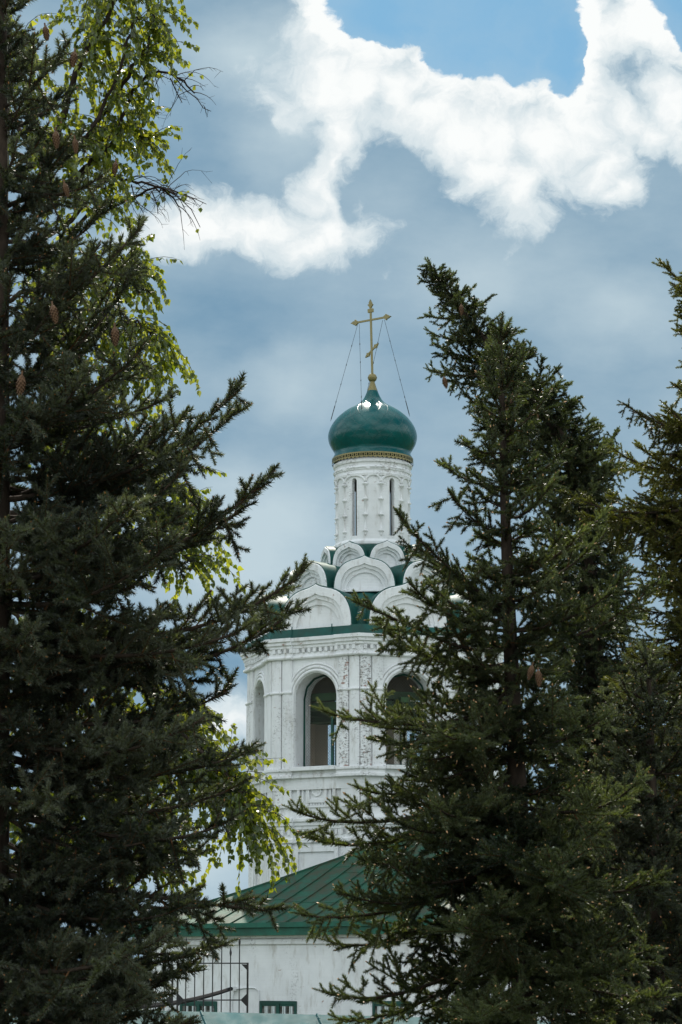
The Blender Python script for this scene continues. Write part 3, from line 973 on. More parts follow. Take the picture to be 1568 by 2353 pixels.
# ------------------------------------------------------------------ boundary wall with sheet metal coping
D0 = 25.0
bwall = empty('boundary_wall', (0, D0, 0))
tag(bwall, 'low boundary wall under a pale teal sheet metal coping at the bottom edge', 'wall')
zl, zr_ = at(330, 2323, D0).z, at(1050, 2341, D0).z
xl, xr = at(330, 2323, D0).x, at(1050, 2341, D0).x
slope = (zr_ - zl) / (xr - xl)
ct = lambda x: zl + (x - xl) * slope
X0, X1 = -16.0, 16.0
mb = MB()
zb_ = lambda x: ct(x) - .36
for a, b in ((X0, X1),):
    vs = [(x, y, z) for x in (a, b) for y in (-.28 , .28) for z in (0, 1)]
    vs = [(x, y + .42, (zb_(x) if z else 0)) for x, y, z in vs]
    mb.add(vs, ((0, 1, 3, 2), (4, 6, 7, 5), (0, 4, 5, 1), (2, 3, 7, 6), (1, 5, 7, 3)))
mb.build('masonry', M['white_worn'], bwall)
sx0 = at(457, 2330, D0).x
pitch = at(728, 2330, D0).x - sx0
x = sx0 - pitch * math.ceil((sx0 - X0) / pitch)
while x < X1:
    mb = MB()
    xa, xb = x + .002, x + pitch - .002
    prof = [(.42, 0.0), (.0 - .05, -.30), (-.06, -.315), (-.06, -.40)]
    rr = random.Random(int(x * 100))
    n = 10
    top = [[(xa + (xb - xa) * i / n, y + .0, ct(xa + (xb - xa) * i / n) + z + (rr.uniform(-.006, .006) if j in (1,) else 0)) for i in range(n + 1)] for j, (y, z) in enumerate(prof)]
    mb.loft(top, close=False)
    back = [(.42, 0.0), (.90, -.30), (.90, -.40)]
    mb.loft([[(xa + (xb - xa) * i / n, y, ct(xa + (xb - xa) * i / n) + z) for i in range(n + 1)] for y, z in back], close=False)
    # raised lap joint
    for yy in range(6):
        t0, t1 = yy / 6, (yy + 1) / 6
        p0 = Vector((xb + .16 * t0, .42 - .47 * t0, ct(xb) - .30 * t0)); p1 = Vector((xb + .16 * t1, .42 - .47 * t1, ct(xb) - .30 * t1))
        mb.tube([p0 + Vector((0, 0, .004)), p1 + Vector((0, 0, .004 + rr.uniform(0, .008)))], .013, 6)
    mb.build('coping_sheet', M['coping'], bwall)
    x += pitch

# ------------------------------------------------------------------ wrought iron fence behind the wall
FD = 28.0
def fence_panel(px0, px1, ptop, prail, n, tallfirst, label):
    root = empty('iron_fence_panel', (at((px0 + px1) / 2, 2300, FD).x, FD, 0))
    cx = root.location.x
    x0, x1 = at(px0, 2300, FD).x - cx, at(px1, 2300, FD).x - cx
    zt, zr = at(px0, ptop, FD).z, at(px0, prail, FD).z
    mb = MB()
    for xx in (x0, x1): mb.box((xx - .011, -.012, 0), (xx + .011, .012, zt))
    for zz in (zt - .007, zr, .22): mb.box((x0 + .011, -.008, zz - .007), (x1 - .011, .008, zz + .007))
    for sx, xx in ((1, x0), (-1, x1)):
        c = .062
        for zz, sg in ((zt - .019, -1), (zr + .007, 1), (zr - .007, -1)):
            a = [(xx + sx * .011, zz), (xx + sx * (.011 + c), zz), (xx + sx * .011, zz + sg * c)]
            vs = [(q[0], y, q[1]) for y in (-.006, .006) for q in a]
            mb.add(vs, ((0, 1, 2), (5, 4, 3), (0, 1, 4, 3), (1, 2, 5, 4), (2, 0, 3, 5)))
    mb.build('frame', M['dark'], root)
    for i in range(n):
        xx = x0 + (x1 - x0) * (i + .92) / (n + .85)
        mb = MB()
        hi = .20 if (i % 2 == tallfirst) else .08
        mb.box((xx - .006, -.006, .05), (xx + .006, .006, zt + hi))
        zq = zt + hi
        mb.lathe([(.006, zq - .01), (.012, zq + .015), (.014, zq + .035), (.007, zq + .07), (.001, zq + .095)], 8, center=(xx, 0), cap=(True, True))
        mb.build('picket', M['dark'], root)
    tag(root, label, 'fence', 'iron fence panels behind the wall')
fence_panel(408, 569, 2212, 2298, 7, 0, 'black iron fence panel with spear points beside the bare white wall')
fence_panel(240, 396, 2216, 2298, 7, 1, 'black iron fence panel half hidden by the spruce at the lower left')
# ------------------------------------------------------------------ trees
def needle_fn(c_old, c_new, gloss=.42):
    def fn(g):
        at_ = g.n('ShaderNodeAttribute', attribute_type='GEOMETRY', attribute_name='tint')
        f = at_.outputs['Fac']
        col = g.mix(g.step(f, 0, 1), c_old, c_new)
        p = principled(g, col, gloss, 0, .35)
        tr = g.n('ShaderNodeBsdfTranslucent')
        g.put(tr.inputs[0], g.mix(1.0, col, (1.7, 1.9, .45, 1), 'MULTIPLY'))
        mx = g.n('ShaderNodeMixShader'); mx.inputs[0].default_value = .26
        g.put(mx.inputs[1], p); g.put(mx.inputs[2], tr.outputs[0])
        return mx.outputs[0]
    return fn
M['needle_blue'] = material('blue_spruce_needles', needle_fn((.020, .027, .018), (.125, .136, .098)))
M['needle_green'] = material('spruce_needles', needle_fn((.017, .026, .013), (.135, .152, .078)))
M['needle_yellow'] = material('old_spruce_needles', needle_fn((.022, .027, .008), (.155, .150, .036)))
def bark_fn(c0, c1):
    def fn(g):
        o = ocoord(g)
        n = g.noise(g.mapping(o, (0, 0, 0), (0, 0, 0), (1, 1, .4)), 22, 5, .65)
        return principled(g, g.mix(g.step(n, .3, .7), c0, c1), .9, 0, .15, bump(g, n, .7, .01))
    return fn
M['bark'] = material('spruce_bark', bark_fn((.022, .016, .012), (.062, .044, .032)))
M['twig'] = material('twig_bark', bark_fn((.07, .032, .014), (.13, .065, .028)))
M['pale_bud'] = material('pale_bud_tips', lambda g: principled(g, (.55, .30, .14), .5))
M['bud'] = material('orange_buds', lambda g: principled(g, (.34, .14, .045), .5))
M['birch_bark'] = material('birch_bark', bark_fn((.55, .53, .49), (.06, .055, .05)))
M['birch_twig'] = material('birch_twig', bark_fn((.025, .018, .014), (.05, .035, .028)))
def cone_fn(g):
    o = ocoord(g)
    n = g.noise(o, 60, 3, .5)
    return principled(g, g.mix(n, (.06, .030, .015), (.17, .088, .038)), .6, 0, .3)
M['cone'] = material('cone_scales', cone_fn)
def leaf_fn(g):
    f = g.n('ShaderNodeAttribute', attribute_type='GEOMETRY', attribute_name='tint').outputs['Fac']
    col = g.mix(f, (.022, .045, .008), (.070, .100, .015))
    p = principled(g, col, .28, 0, .7)
    tr = g.n('ShaderNodeBsdfTranslucent'); g.put(tr.inputs[0], g.mix(f, (.20, .27, .012), (.64, .66, .045)))
    mx = g.n('ShaderNodeMixShader'); mx.inputs[0].default_value = .44
    g.put(mx.inputs[1], p); g.put(mx.inputs[2], tr.outputs[0])
    return mx.outputs[0]
M['leaf'] = material('birch_leaves', leaf_fn)

def nrm(v): return v / np.maximum(np.linalg.norm(v, axis=-1, keepdims=True), 1e-9)
class TriBag:
    """triangles of one mesh, gathered as arrays"""
    def __init__(self): self.t, self.m, self.a = [], [], []
    def add(self, tris, mi, tint=.5):
        n = len(tris)
        if n == 0: return
        self.t.append(np.asarray(tris, np.float32)); self.m.append(np.full(n, mi, np.int32))
        self.a.append(np.full(n, tint, np.float32) if np.isscalar(tint) else np.asarray(tint, np.float32))
    def build(self, name, mats, parent, smooth=False):
        T = np.concatenate(self.t); Mi = np.concatenate(self.m); A = np.concatenate(self.a)
        n = len(T)
        me = bpy.data.meshes.new(name)
        me.vertices.add(3 * n); me.vertices.foreach_set('co', T.reshape(-1))
        me.loops.add(3 * n); me.loops.foreach_set('vertex_index', np.arange(3 * n, dtype=np.int32))
        me.polygons.add(n); me.polygons.foreach_set('loop_start', np.arange(0, 3 * n, 3, dtype=np.int32))
        me.polygons.foreach_set('material_index', Mi)
        for m in mats: me.materials.append(m)
        at_ = me.attributes.new('tint', 'FLOAT', 'FACE'); at_.data.foreach_set('value', A)
        me.update(calc_edges=True)
        o = bpy.data.objects.new(name, me); C.objects.link(o); o.parent = parent
        return o

def make_sprays(seed, nl, nw, dens, lift, tip_candles, droop=0.0, spacing=.042):
    """branchlets of five lengths, several of each: shoots, needles round them, a bud at every end; local x forward, z up"""
    rg = np.random.default_rng(seed)
    lib = []
    for L in (.07, .12, .20, .32, .48):
        for v in range(4):
            tr, mi = [], []
            def shoot(p, d, up, Ls, level):
                d = d / np.linalg.norm(d)
                k = max(2, int(Ls / .05) + 1)
                bend = rg.normal(0, .10, 3) + np.array([0, 0, lift - droop])
                pts = [p]
                dd = d.copy()
                for i in range(k):
                    dd = dd + bend * (Ls / k) * 1.2; dd = dd / np.linalg.norm(dd)
                    pts.append(pts[-1] + dd * Ls / k)
                pts = np.array(pts)
                # bark
                s = np.cross(d, up); s = s / max(np.linalg.norm(s), 1e-6); w = np.cross(s, d)
                r0 = .0022 + .006 * Ls
                for i in range(k):
                    ra, rb = r0 * (1 - .6 * i / k), r0 * (1 - .6 * (i + 1) / k)
                    ca = [pts[i] + ra * (s * math.cos(q) + w * math.sin(q)) for q in (0.5, 2.6, 4.7)]
                    cb = [pts[i + 1] + rb * (s * math.cos(q) + w * math.sin(q)) for q in (0.5, 2.6, 4.7)]
                    for j in range(3):
                        jj = (j + 1) % 3
                        tr.append((ca[j], ca[jj], cb[jj])); tr.append((ca[j], cb[jj], cb[j])); mi.extend((1, 1))
                # needles
                n = int(Ls * dens * (1.0 if level else .75))
                t = (np.arange(n) + rg.random(n)) / max(n, 1)
                if level == 0: t = .12 + .88 * t
                x = t * k; i0 = np.minimum(x.astype(int), k - 1); fr = (x - i0)[:, None]
                base = pts[i0] * (1 - fr) + pts[i0 + 1] * fr
                ax = nrm(pts[i0 + 1] - pts[i0])
                psi = rg.random(n) * 2 * math.pi
                rad = s[None] * np.cos(psi)[:, None] + w[None] * np.sin(psi)[:, None]
                rad = nrm(rad + np.array([0, 0, .35]))
                al = np.radians(rg.normal(57, 9, n)) * (1 - .62 * np.clip((t - .86) / .14, 0, 1))
                dn = nrm(ax * np.cos(al)[:, None] + rad * np.sin(al)[:, None])
                ln = (nl * rg.uniform(.72, 1.1, n) * (1 - .25 * np.clip((t - .8) / .2, 0, 1)))[:, None]
                wd = nrm(np.cross(dn, rg.normal(0, 1, (n, 3)))) * nw * .5
                tip = base + dn * ln
                for q in range(n): tr.append((base[q] - wd[q], base[q] + wd[q], tip[q]))
                mi.extend([0] * n)
                # bud
                e = pts[-1]; f = nrm((pts[-1] - pts[-2])[None])[0]
                big = level == 0 and L > .10
                bl = tip_candles * rg.uniform(.6, 1.2) * (1.0 if big else .45); bw = bl * .24
                q0 = e; q3 = e + f * bl; qm = e + f * bl * .4
                ring = [qm + bw * (s * math.cos(a) + w * math.sin(a)) for a in (0, 2.09, 4.19)]
                for j in range(3):
                    tr.append((q0, ring[(j + 1) % 3], ring[j])); tr.append((q3, ring[j], ring[(j + 1) % 3])); mi.extend((2, 2) if big else (1, 1))
                # side shoots
                if Ls > .10 and level < 2:
                    sp_ = spacing * rg.uniform(.85, 1.2)
                    a = sp_ * .9; sd = 1 if rg.random() < .5 else -1
                    while a < Ls - .03:
                        ls = min(.17, .50 * (Ls - a) + .045) * rg.uniform(.65, 1.15)
                        if rg.random() < .93:
                            j = min(int(a / Ls * k), k - 1); fr_ = a / Ls * k - j
                            pb = pts[j] * (1 - fr_) + pts[j + 1] * fr_
                            axd = nrm((pts[j + 1] - pts[j])[None])[0]
                            an = math.radians(rg.normal(50, 7)); tw = rg.normal(0, .42) + (.15 if rg.random() < .8 else 1.1) - droop * .9
                            sidev = s * sd * math.cos(tw) + w * math.sin(tw)
                            shoot(pb, axd * math.cos(an) + sidev * math.sin(an), up, ls, level + 1)
                        sd = -sd; a += sp_ * rg.uniform(.75, 1.25)
            shoot(np.zeros(3), np.array([1.0, 0, 0]), np.array([0, 0, 1.0]), L, 0)
            lib.append((L, np.array(tr, np.float32), np.array(mi, np.int32)))
    return lib

class Crown:
    def __init__(self, lib, rg):
        self.lib = lib; self.rg = rg; self.place = [[] for _ in lib]; self.wood = MB()
        self.lens = np.array([l for l, _, _ in lib])
    def spray(self, p, f, up, L, tint):
        f = f / np.linalg.norm(f)
        s = np.cross(up, f); s = s / max(np.linalg.norm(s), 1e-6); w = np.cross(f, s)
        c = int(np.argmin(np.abs(np.log(self.lens / L)))) // 4 * 4 + int(self.rg.integers(4))
        k = L / self.lens[c]
        flip = 1 if self.rg.random() < .5 else -1
        m = np.stack([f * k, s * flip * max(k, .85), w * max(k, .85)], axis=1)
        self.place[c].append((m, p, tint))
    def finish(self, name, mats, parent):
        bag = TriBag()
        for c, pl in enumerate(self.place):
            if not pl: continue
            _, V, mi = self.lib[c]
            Ms = np.array([x[0] for x in pl], np.float32); Ps = np.array([x[1] for x in pl], np.float32)
            T = np.einsum('pij,tvj->ptvi', Ms, V) + Ps[:, None, None, :]
            n, t = T.shape[:2]
            tint = np.repeat(np.array([x[2] for x in pl], np.float32), t) + self.rg.normal(0, .12, n * t).astype(np.float32)
            bag.add(T.reshape(-1, 3, 3), 0, np.clip(tint, 0, 1))
            bag.m[-1] = np.tile(mi, n)
        print('crown', name, sum(len(q) for q in bag.t))
        return bag.build(name, mats, parent)

UP = np.array([0, 0, 1.0])
def bough(cr, p0, p1, sag, tip_up, prm, hero=False):
    """one main branch from the trunk at p0 to its tip p1, dressed with branchlets"""
    rg = cr.rg
    p0 = np.array(p0, float); p1 = np.array(p1, float)
    L = np.linalg.norm(p1 - p0)
    if L < .05: return
    n = max(4, int(L / .10))
    t = np.linspace(0, 1, n + 1)[:, None]
    d = (p1 - p0)
    wob = rg.normal(0, .018 * L, 3); wob2 = rg.normal(0, .012 * L, 3)
    pts = p0 + d * t + UP * (-sag * L * np.sin(math.pi * t ** .8) ) + UP * tip_up * L * (t ** 4 - t) * .5 + wob * np.sin(math.pi * t) + wob2 * np.sin(2 * math.pi * t)
    tan = nrm(np.gradient(pts, axis=0))
    r0 = min(.030, .004 + .008 * L)
    cr.wood.tube([tuple(p) for p in pts], [float(r0 * (1 - .82 * x)) + .0018 for x in t[:, 0]], 5)
    seglen = np.linalg.norm(np.diff(pts, axis=0), axis=1); cum = np.concatenate([[0], np.cumsum(seglen)]); Lt = cum[-1]
    def on(s):
        i = min(int(np.searchsorted(cum, s, 'right')) - 1, n - 1); f = (s - cum[i]) / max(seglen[i], 1e-6)
        return pts[i] * (1 - f) + pts[i + 1] * f, tan[i] * (1 - f) + tan[i + 1] * f
    base_t = prm.get('tint', .42) + rg.normal(0, .17)
    s = max(prm.get('bare', .12) * Lt, min(.05, .3 * Lt)); sd = 1
    step = prm.get('step', .047)
    while s < Lt - .02:
        p, f = on(s); f = f / np.linalg.norm(f)
        side = np.cross(f, UP); side = side / max(np.linalg.norm(side), 1e-6)
        rem = Lt - s
        ls = min(prm.get('maxs', .42), .45 * rem + .105, .10 + .9 * s) * rg.uniform(.55, 1.15)
        an = R(rg.normal(prm.get('fan', 50), 8))
        el = rg.normal(prm.get('el', .05), .50)
        r = rg.random()
        if r < prm.get('hang', .22): el = rg.uniform(-1.5, -.7); ls *= .9; an = R(70)
        elif r < prm.get('hang', .22) + prm.get('rise', .20): el = rg.uniform(.7, 1.4); ls *= .68; an = R(42)
        sv_ = side * sd * math.cos(el) + UP * math.sin(el)
        dv = f * math.cos(an) + sv_ * math.sin(an) + UP * prm.get('bias', 0)
        upv = UP * .8 + np.cross(sv_, f) * (sd * .2) + rg.normal(0, .18, 3)
        out = s / Lt
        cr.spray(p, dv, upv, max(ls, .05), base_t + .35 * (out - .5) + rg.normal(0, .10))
        sd = -sd; s += step * rg.uniform(.6, 1.3)
    s = max(.22 * Lt, Lt - 1.1) if Lt > .5 else .1 * Lt
    while s < Lt - .05:      # the bough's own axis is needled too
        p, f = on(s)
        cr.spray(p, f + rg.normal(0, .16, 3), UP + rg.normal(0, .3, 3), .09, base_t - .05 + rg.normal(0, .08))
        s += .065
    cr.spray(pts[-2], tan[-1], UP, max(.09, min(.16, Lt * .3)), base_t + .25)

def spruce(name, label, D, axis, lib, mats, heroes, prof, prm, seed, trunk_r, zlow, cat='tree', az=(0, 360), whorl=.17, per=6, cones=()):
    """axis: trunk line as world points from top to base"""
    rg = np.random.default_rng(seed)
    axis = [np.array(a, float) for a in axis]
    base = axis[-1]
    root = empty(name, tuple(base))
    tag(root, label, cat)
    A = [a - base for a in axis]
    zs = np.array([a[2] for a in A])[::-1]; AX = np.array(A)[::-1]
    def trunk_at(z): return np.array([np.interp(z, zs, AX[:, i]) for i in range(3)])
    ztop = zs[-1]
    cr = Crown(lib, rg)
    zz = np.linspace(ztop, 0, 40)
    cr.wood.tube([tuple(trunk_at(z)) for z in zz], [float(.006 + trunk_r * ((ztop - z) / ztop) ** .85) for z in zz], 10)
    # leader
    if prm.get('leader', True):
        for q in range(4):
            z = ztop - .02 - q * .10
            p = trunk_at(z - .12); d = trunk_at(z) - p
            cr.spray(p, d, np.array([0, -1.0, 0]), .12, .6)
    z = ztop - .10
    ph = rg.random() * 6.28
    while z > zlow:
        Rz = prof(z + base[2])
        npr = per if Rz > .3 else max(4, per - 2)
        for i in range(npr):
            a = ph + 2 * math.pi * i / npr + rg.normal(0, .20)
            l = Rz * rg.uniform(.62, 1.02)
            zz_ = z + rg.uniform(-.5, .5) * whorl * prm.get('scatter', 1.0)
            frac = (ztop - z) / max(ztop - zlow, .1)
            el = R(np.interp(frac, [0, .12, .45, 1.0], prm.get('els', [55, 34, 10, -8])) + rg.normal(0, 7))
            p0 = trunk_at(zz_)
            d = np.array([math.cos(a) * math.cos(el), math.sin(a) * math.cos(el), math.sin(el)])
            inaz = True
            deg = math.degrees(a) % 360
            if az[0] <= az[1]: inaz = az[0] <= deg <= az[1]
            else: inaz = deg >= az[0] or deg <= az[1]
            p_ = dict(prm)
            if not inaz: p_['step'] = prm.get('step', .047) * 1.6
            bough(cr, p0, p0 + d * l, prm.get('sag', .05), prm.get('tip', .22), p_)
        for i in range(prm.get('inner', 5)):      # short inner twigs that hide the trunk
            a = rg.random() * 6.283
            zz_ = z + rg.uniform(-.5, .5) * whorl
            p0 = trunk_at(zz_)
            l = min(.55, .55 * Rz) * rg.uniform(.5, 1.0)
            d = np.array([math.cos(a), math.sin(a), rg.uniform(-.3, .7)])
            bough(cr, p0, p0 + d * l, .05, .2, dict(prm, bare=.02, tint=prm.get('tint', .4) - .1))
        ph += .9 + rg.random() * .5
        z -= whorl * rg.uniform(.8, 1.2) * (1.0 if Rz > .25 else .75)
    for h in heroes:
        z0, tip = h[0], h[1]
        p0 = trunk_at(z0 - base[2])
        kw = h[2] if len(h) > 2 else {}
        p_ = dict(prm); p_.update(kw)
        tp = np.array(tip) - base
        bough(cr, p0, tp, p_.get('hsag', p_.get('sag', .05)), p_.get('tip', .25), p_, True)
        Lh = np.linalg.norm(tp - p0)
        for q in range(prm.get('mates', 2) if Lh > .5 else 0):      # neighbours of the same whorl level
            off = np.array([rg.normal(0, .04), rg.choice([-1, 1]) * rg.uniform(.10, .30), rg.uniform(-.10, .05)]) * Lh
            bough(cr, p0 + UP * rg.normal(0, .05), p0 + (tp - p0) * rg.uniform(*prm.get('mate_len', (.62, .86))) + off, p_.get('hsag', p_.get('sag', .05)), p_.get('tip', .25), dict(p_, bare=.12), True)
    cr.wood.build('trunk', M['bark'], root, smooth=True)
    cr.finish('crown', mats, root)
    for c in cones:
        cone_mesh(root, np.array(c[0]) - base, c[1])
    return root, cr

def cone_mesh(parent, p, L):
    """a hanging spruce cone: overlapping scales set in a spiral"""
    mb = MB()
    rr = random.Random(int(p[0] * 1e4))
    tilt = Vector((rr.uniform(-.3, .3), rr.uniform(-.3, .3), -1)).normalized()
    a = tilt.cross(Vector((0, 1, 0))).normalized(); b = tilt.cross(a)
    o = Vector(p)
    prof = [(.0, .10), (.06, .6), (.25, 1.0), (.55, .95), (.8, .65), (1.0, .12)]
    ts = [q[0] for q in prof]; rs = [q[1] for q in prof]
    Rm = L * .215
    rad = lambda t: float(np.interp(t, ts, rs)) * Rm
    mb.loft([[o + tilt * (t * L) + (a * math.cos(2 * math.pi * k / 10) + b * math.sin(2 * math.pi * k / 10)) * rad(t) * .82 for k in range(10)] for t in np.linspace(0, 1, 9)], cap=(True, True))
    n = 70
    for i in range(n):
        t = .03 + .93 * i / n
        an = i * 2.399
        r = rad(t)
        e = a * math.cos(an) + b * math.sin(an); s = a * -math.sin(an) + b * math.cos(an)
        c = o + tilt * (t * L)
        w = max(.35 * r, .004); l = L * .11
        q = [c + e * r * .78 - s * w, c + e * r * .78 + s * w, c + e * r * 1.06 + s * w * .75 + tilt * l * .8, c + e * r * 1.02 + tilt * l * 1.1, c + e * r * 1.06 - s * w * .75 + tilt * l * .8]
        mb.add(q, ((0, 1, 2, 3, 4),))
    mb.tube([o - tilt * .015, o + tilt * .01], .004, 5)
    mb.build('cone', M['cone'], parent)

def envelope(pts, D, ax_px):
    """crown radius in metres by height, from photo heights and half widths in px"""
    zs = np.array([zat(y, D) for y, w in pts])[::-1]; ws = np.array([w * D / FPX for y, w in pts])[::-1]
    return lambda z: float(np.interp(z, zs, ws))
def tipat(px, py, D): return tuple(at(px, py, D))
def zpx(py, D): return zat(py, D)

# --- blue spruce filling the left side
LD = 10.2
lib_blue = make_sprays(11, .0255, .0042, 1700, .35, .013, spacing=.060)
axL = [at(10, -190, LD), at(0, 500, LD), at(-6, 1100, LD), Vector((at(0, 1500, LD).x, LD, 0))]
hL = []
for y0, tx, ty, dd, kw in (
    (760, 330, 516, -.10, {'rise': .25}), (900, 318, 600, .25, {}), (820, 232, 560, -.2, {}), (1150, 556, 880, -.25, {'maxs': .34, 'rise': .22}), (1190, 548, 940, .15, {}),
    (1130, 440, 1020, .5, {}), (1320, 632, 1080, -.1, {'bare': .45, 'maxs': .26, 'rise': .22}), (1330, 590, 1130, .1, {'bare': .5, 'maxs': .22}), (1460, 702, 1310, -.2, {'maxs': .30, 'rise': .28, 'hang': .3}),
    (1500, 690, 1392, .2, {'hang': .3, 'maxs': .28}), (1480, 572, 1440, -.35, {'hang': .35}), (1540, 500, 1500, .2, {'hang': .4}), (1640, 524, 1588, 0.0, {}),
    (1720, 586, 1722, -.1, {}), (1700, 470, 1650, -.5, {}), (1800, 560, 1800, .3, {}), (1860, 538, 1880, -.3, {'hang': .3}), (1920, 470, 1960, .2, {'hang': .3}),
    (2010, 640, 2088, -.15, {'hang': .38, 'hsag': -.06}), (2080, 520, 2170, .15, {'hang': .4}), (2030, 420, 2085, -.5, {}), (2170, 450, 2230, .2, {}), (2200, 380, 2150, -.8, {}),
    (2260, 440, 2345, -.5, {}), (480, 195, 300, .2, {}), (430, 236, 405, -.25, {}), (620, 240, 470, .1, {}), (250, 160, 95, -.2, {}), (300, 140, 215, .25, {}), (1010, 330, 800, -.5, {}),
    (1240, 420, 1180, -.6, {}), (1380, 400, 1240, -.8, {}), (1000, 395, 910, .3, {})):
    hL.append((zpx(y0, LD), tipat(tx, ty, LD + dd), kw))
envL = envelope([(-190, 30), (0, 85), (150, 110), (300, 140), (450, 155), (600, 170), (750, 195), (900, 255), (1050, 330), (1200, 390), (1350, 420), (1500, 440), (1700, 420), (1850, 340), (2000, 320), (2120, 420), (2353, 470), (2900, 460)], LD, 0)
cones_L = [(tipat(x, y, LD + d), .115 * s) for x, y, d, s in ((168, 112, -.5, .8), (125, 305, -.55, .8), (168, 320, -.5, .6), (266, 372, -.3, .6), (118, 705, -.6, .9), (264, 755, -.45, .9), (52, 865, -.6, 1.0), (148, 425, -.5, .6))]
cones_L = [(tipat(x, y, LD + d + .12), .078 * s) for x, y, d, s in ((172, 118, -.55, 1.0), (128, 300, -.6, 1.0), (172, 318, -.5, .8), (267, 372, -.35, .8), (148, 420, -.5, .8), (121, 700, -.6, 1.1), (264, 750, -.45, 1.1), (51, 860, -.6, 1.2), (104, 60, -.4, .9))]
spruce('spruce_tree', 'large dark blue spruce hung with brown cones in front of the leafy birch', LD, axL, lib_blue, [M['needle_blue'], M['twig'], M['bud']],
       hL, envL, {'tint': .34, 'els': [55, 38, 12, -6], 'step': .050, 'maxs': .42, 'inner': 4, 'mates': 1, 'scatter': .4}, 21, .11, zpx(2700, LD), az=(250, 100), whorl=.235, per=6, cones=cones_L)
# --- young spruce in front of the tower on the right
AD = 13.2
lib_young = make_sprays(12, .0235, .0044, 1650, .30, .020, spacing=.062)
axA = [at(1150, 742, AD), at(1158, 1100, AD), at(1176, 1545, AD), at(1192, 1856, AD), Vector((at(1214, 2400, AD).x, AD, 0))]
hA = []
for y0, tx, ty, dd, kw in (
    (905, 1108, 830, 0, {'maxs': .2}), (900, 1205, 816, -.1, {'maxs': .2}), (985, 1092, 940, .1, {'maxs': .2}), (1040, 1062, 1010, -.1, {}), (1010, 1270, 895, -.1, {}), (1120, 1016, 1058, .1, {}), (1120, 1298, 1030, -.15, {}),
    (1230, 1030, 1128, -.2, {}), (1190, 1272, 1108, -.4, {}), (1400, 912, 1178, -.2, {'rise': .32, 'bare': .3}), (1330, 1402, 1165, -.2, {'rise': .3}), (1340, 1395, 1222, .2, {}), (1390, 962, 1262, .3, {}),
    (1490, 812, 1382, -.3, {'rise': .30, 'bare': .25, 'maxs': .30}), (1520, 900, 1462, .2, {'hang': .35}), (1450, 940, 1340, -.5, {}), (1450, 1448, 1308, -.2, {'rise': .3}), (1500, 1512, 1335, .2, {'rise': .3}),
    (1570, 972, 1590, .3, {}), (1600, 738, 1632, -.2, {'rise': .3, 'hang': .25, 'maxs': .40}), (1660, 860, 1700, .2, {'hang': .3}), (1640, 930, 1740, -.4, {'hang': .3}), (1680, 965, 1765, .4, {}), (1720, 824, 1812, 0, {'rise': .25}),
    (1790, 672, 1862, -.2, {'rise': .3, 'hang': .25, 'maxs': .42}), (1800, 712, 1925, .2, {'hang': .25}), (1850, 830, 1975, -.3, {}), (1950, 692, 2102, -.2, {'rise': .25, 'maxs': .4}),
    (2010, 760, 2165, .2, {'hang': .3}), (2130, 748, 2282, -.2, {'maxs': .4}), (2180, 780, 2345, .3, {}), (1960, 900, 1990, -.8, {}), (1830, 900, 1880, -.8, {}), (1640, 1010, 1680, -.8, {}),
    (1700, 1400, 1640, -.6, {}), (1850, 1480, 1780, -.8, {}), (2000, 1530, 2010, -.5, {}), (2100, 1500, 2180, -.9, {}), (2200, 1540, 2290, -.4, {}), (2150, 1100, 2330, -1.4, {}), (1960, 1300, 2010, -1.4, {}), (1860, 1150, 1960, -1.3, {}), (2040, 1060, 2120, -1.3, {})):
    hA.append((zpx(y0, AD), tipat(tx, ty, AD + dd), kw))
envA = envelope([(742, 20), (830, 45), (900, 60), (960, 75), (1060, 100), (1150, 108), (1300, 128), (1450, 142), (1600, 165), (1750, 190), (1850, 225), (1950, 225), (2050, 215), (2160, 250), (2230, 240), (2300, 330), (2353, 370), (2900, 420)], AD, 0)
cones_A = [(tipat(1224, 1528, AD - .75), .078), (tipat(1237, 1540, AD - .78), .09)]
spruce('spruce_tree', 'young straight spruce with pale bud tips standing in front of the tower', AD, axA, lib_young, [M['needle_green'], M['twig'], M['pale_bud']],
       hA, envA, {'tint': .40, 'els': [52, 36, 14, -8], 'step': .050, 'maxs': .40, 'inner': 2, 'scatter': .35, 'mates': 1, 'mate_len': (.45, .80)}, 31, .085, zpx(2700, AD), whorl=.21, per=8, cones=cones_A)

# --- tall spruce behind it whose top leans to the left
BD = 23.0
lib_old = make_sprays(13, .026, .0075, 900, .1, .012, spacing=.070)
axB = [at(990, 608, BD), at(1040, 690, BD), at(1110, 775, BD), at(1200, 880, BD), at(1292, 1007, BD), at(1345, 1200, BD), at(1368, 1540, BD), at(1377, 1840, BD), Vector((at(1384, 2300, BD).x, BD, 0))]
hB = []
for y0, tx, ty, dd, kw in (
    (660, 966, 640, 0, {}), (730, 976, 722, .2, {}), (780, 984, 760, -.2, {}), (830, 1000, 790, .2, {}), (860, 988, 850, 0, {'hang': .35}), (850, 1010, 862, .4, {'hang': .35}), (960, 1066, 905, -.2, {}), (690, 1050, 655, 0, {}), (720, 1094, 690, .1, {}), (760, 1148, 725, -.1, {}),
    (800, 1190, 765, .2, {}), (850, 1205, 790, 0, {}), (920, 1246, 828, .2, {}), (960, 1280, 890, -.2, {}), (1040, 1332, 962, 0, {'hang': .35}), (1030, 1362, 985, .3, {'hang': .3}), (1110, 1422, 985, 0, {'hang': .3}), (1130, 1410, 1045, .4, {'hang': .3}), (1150, 1395, 1110, -.3, {'hang': .3}),
    (1050, 1090, 960, .3, {}), (1120, 1080, 1080, .3, {}), (1180, 1450, 1180, .3, {'hang': .4})):
    hB.append((zpx(y0, BD), tipat(tx, ty, BD + dd), kw))
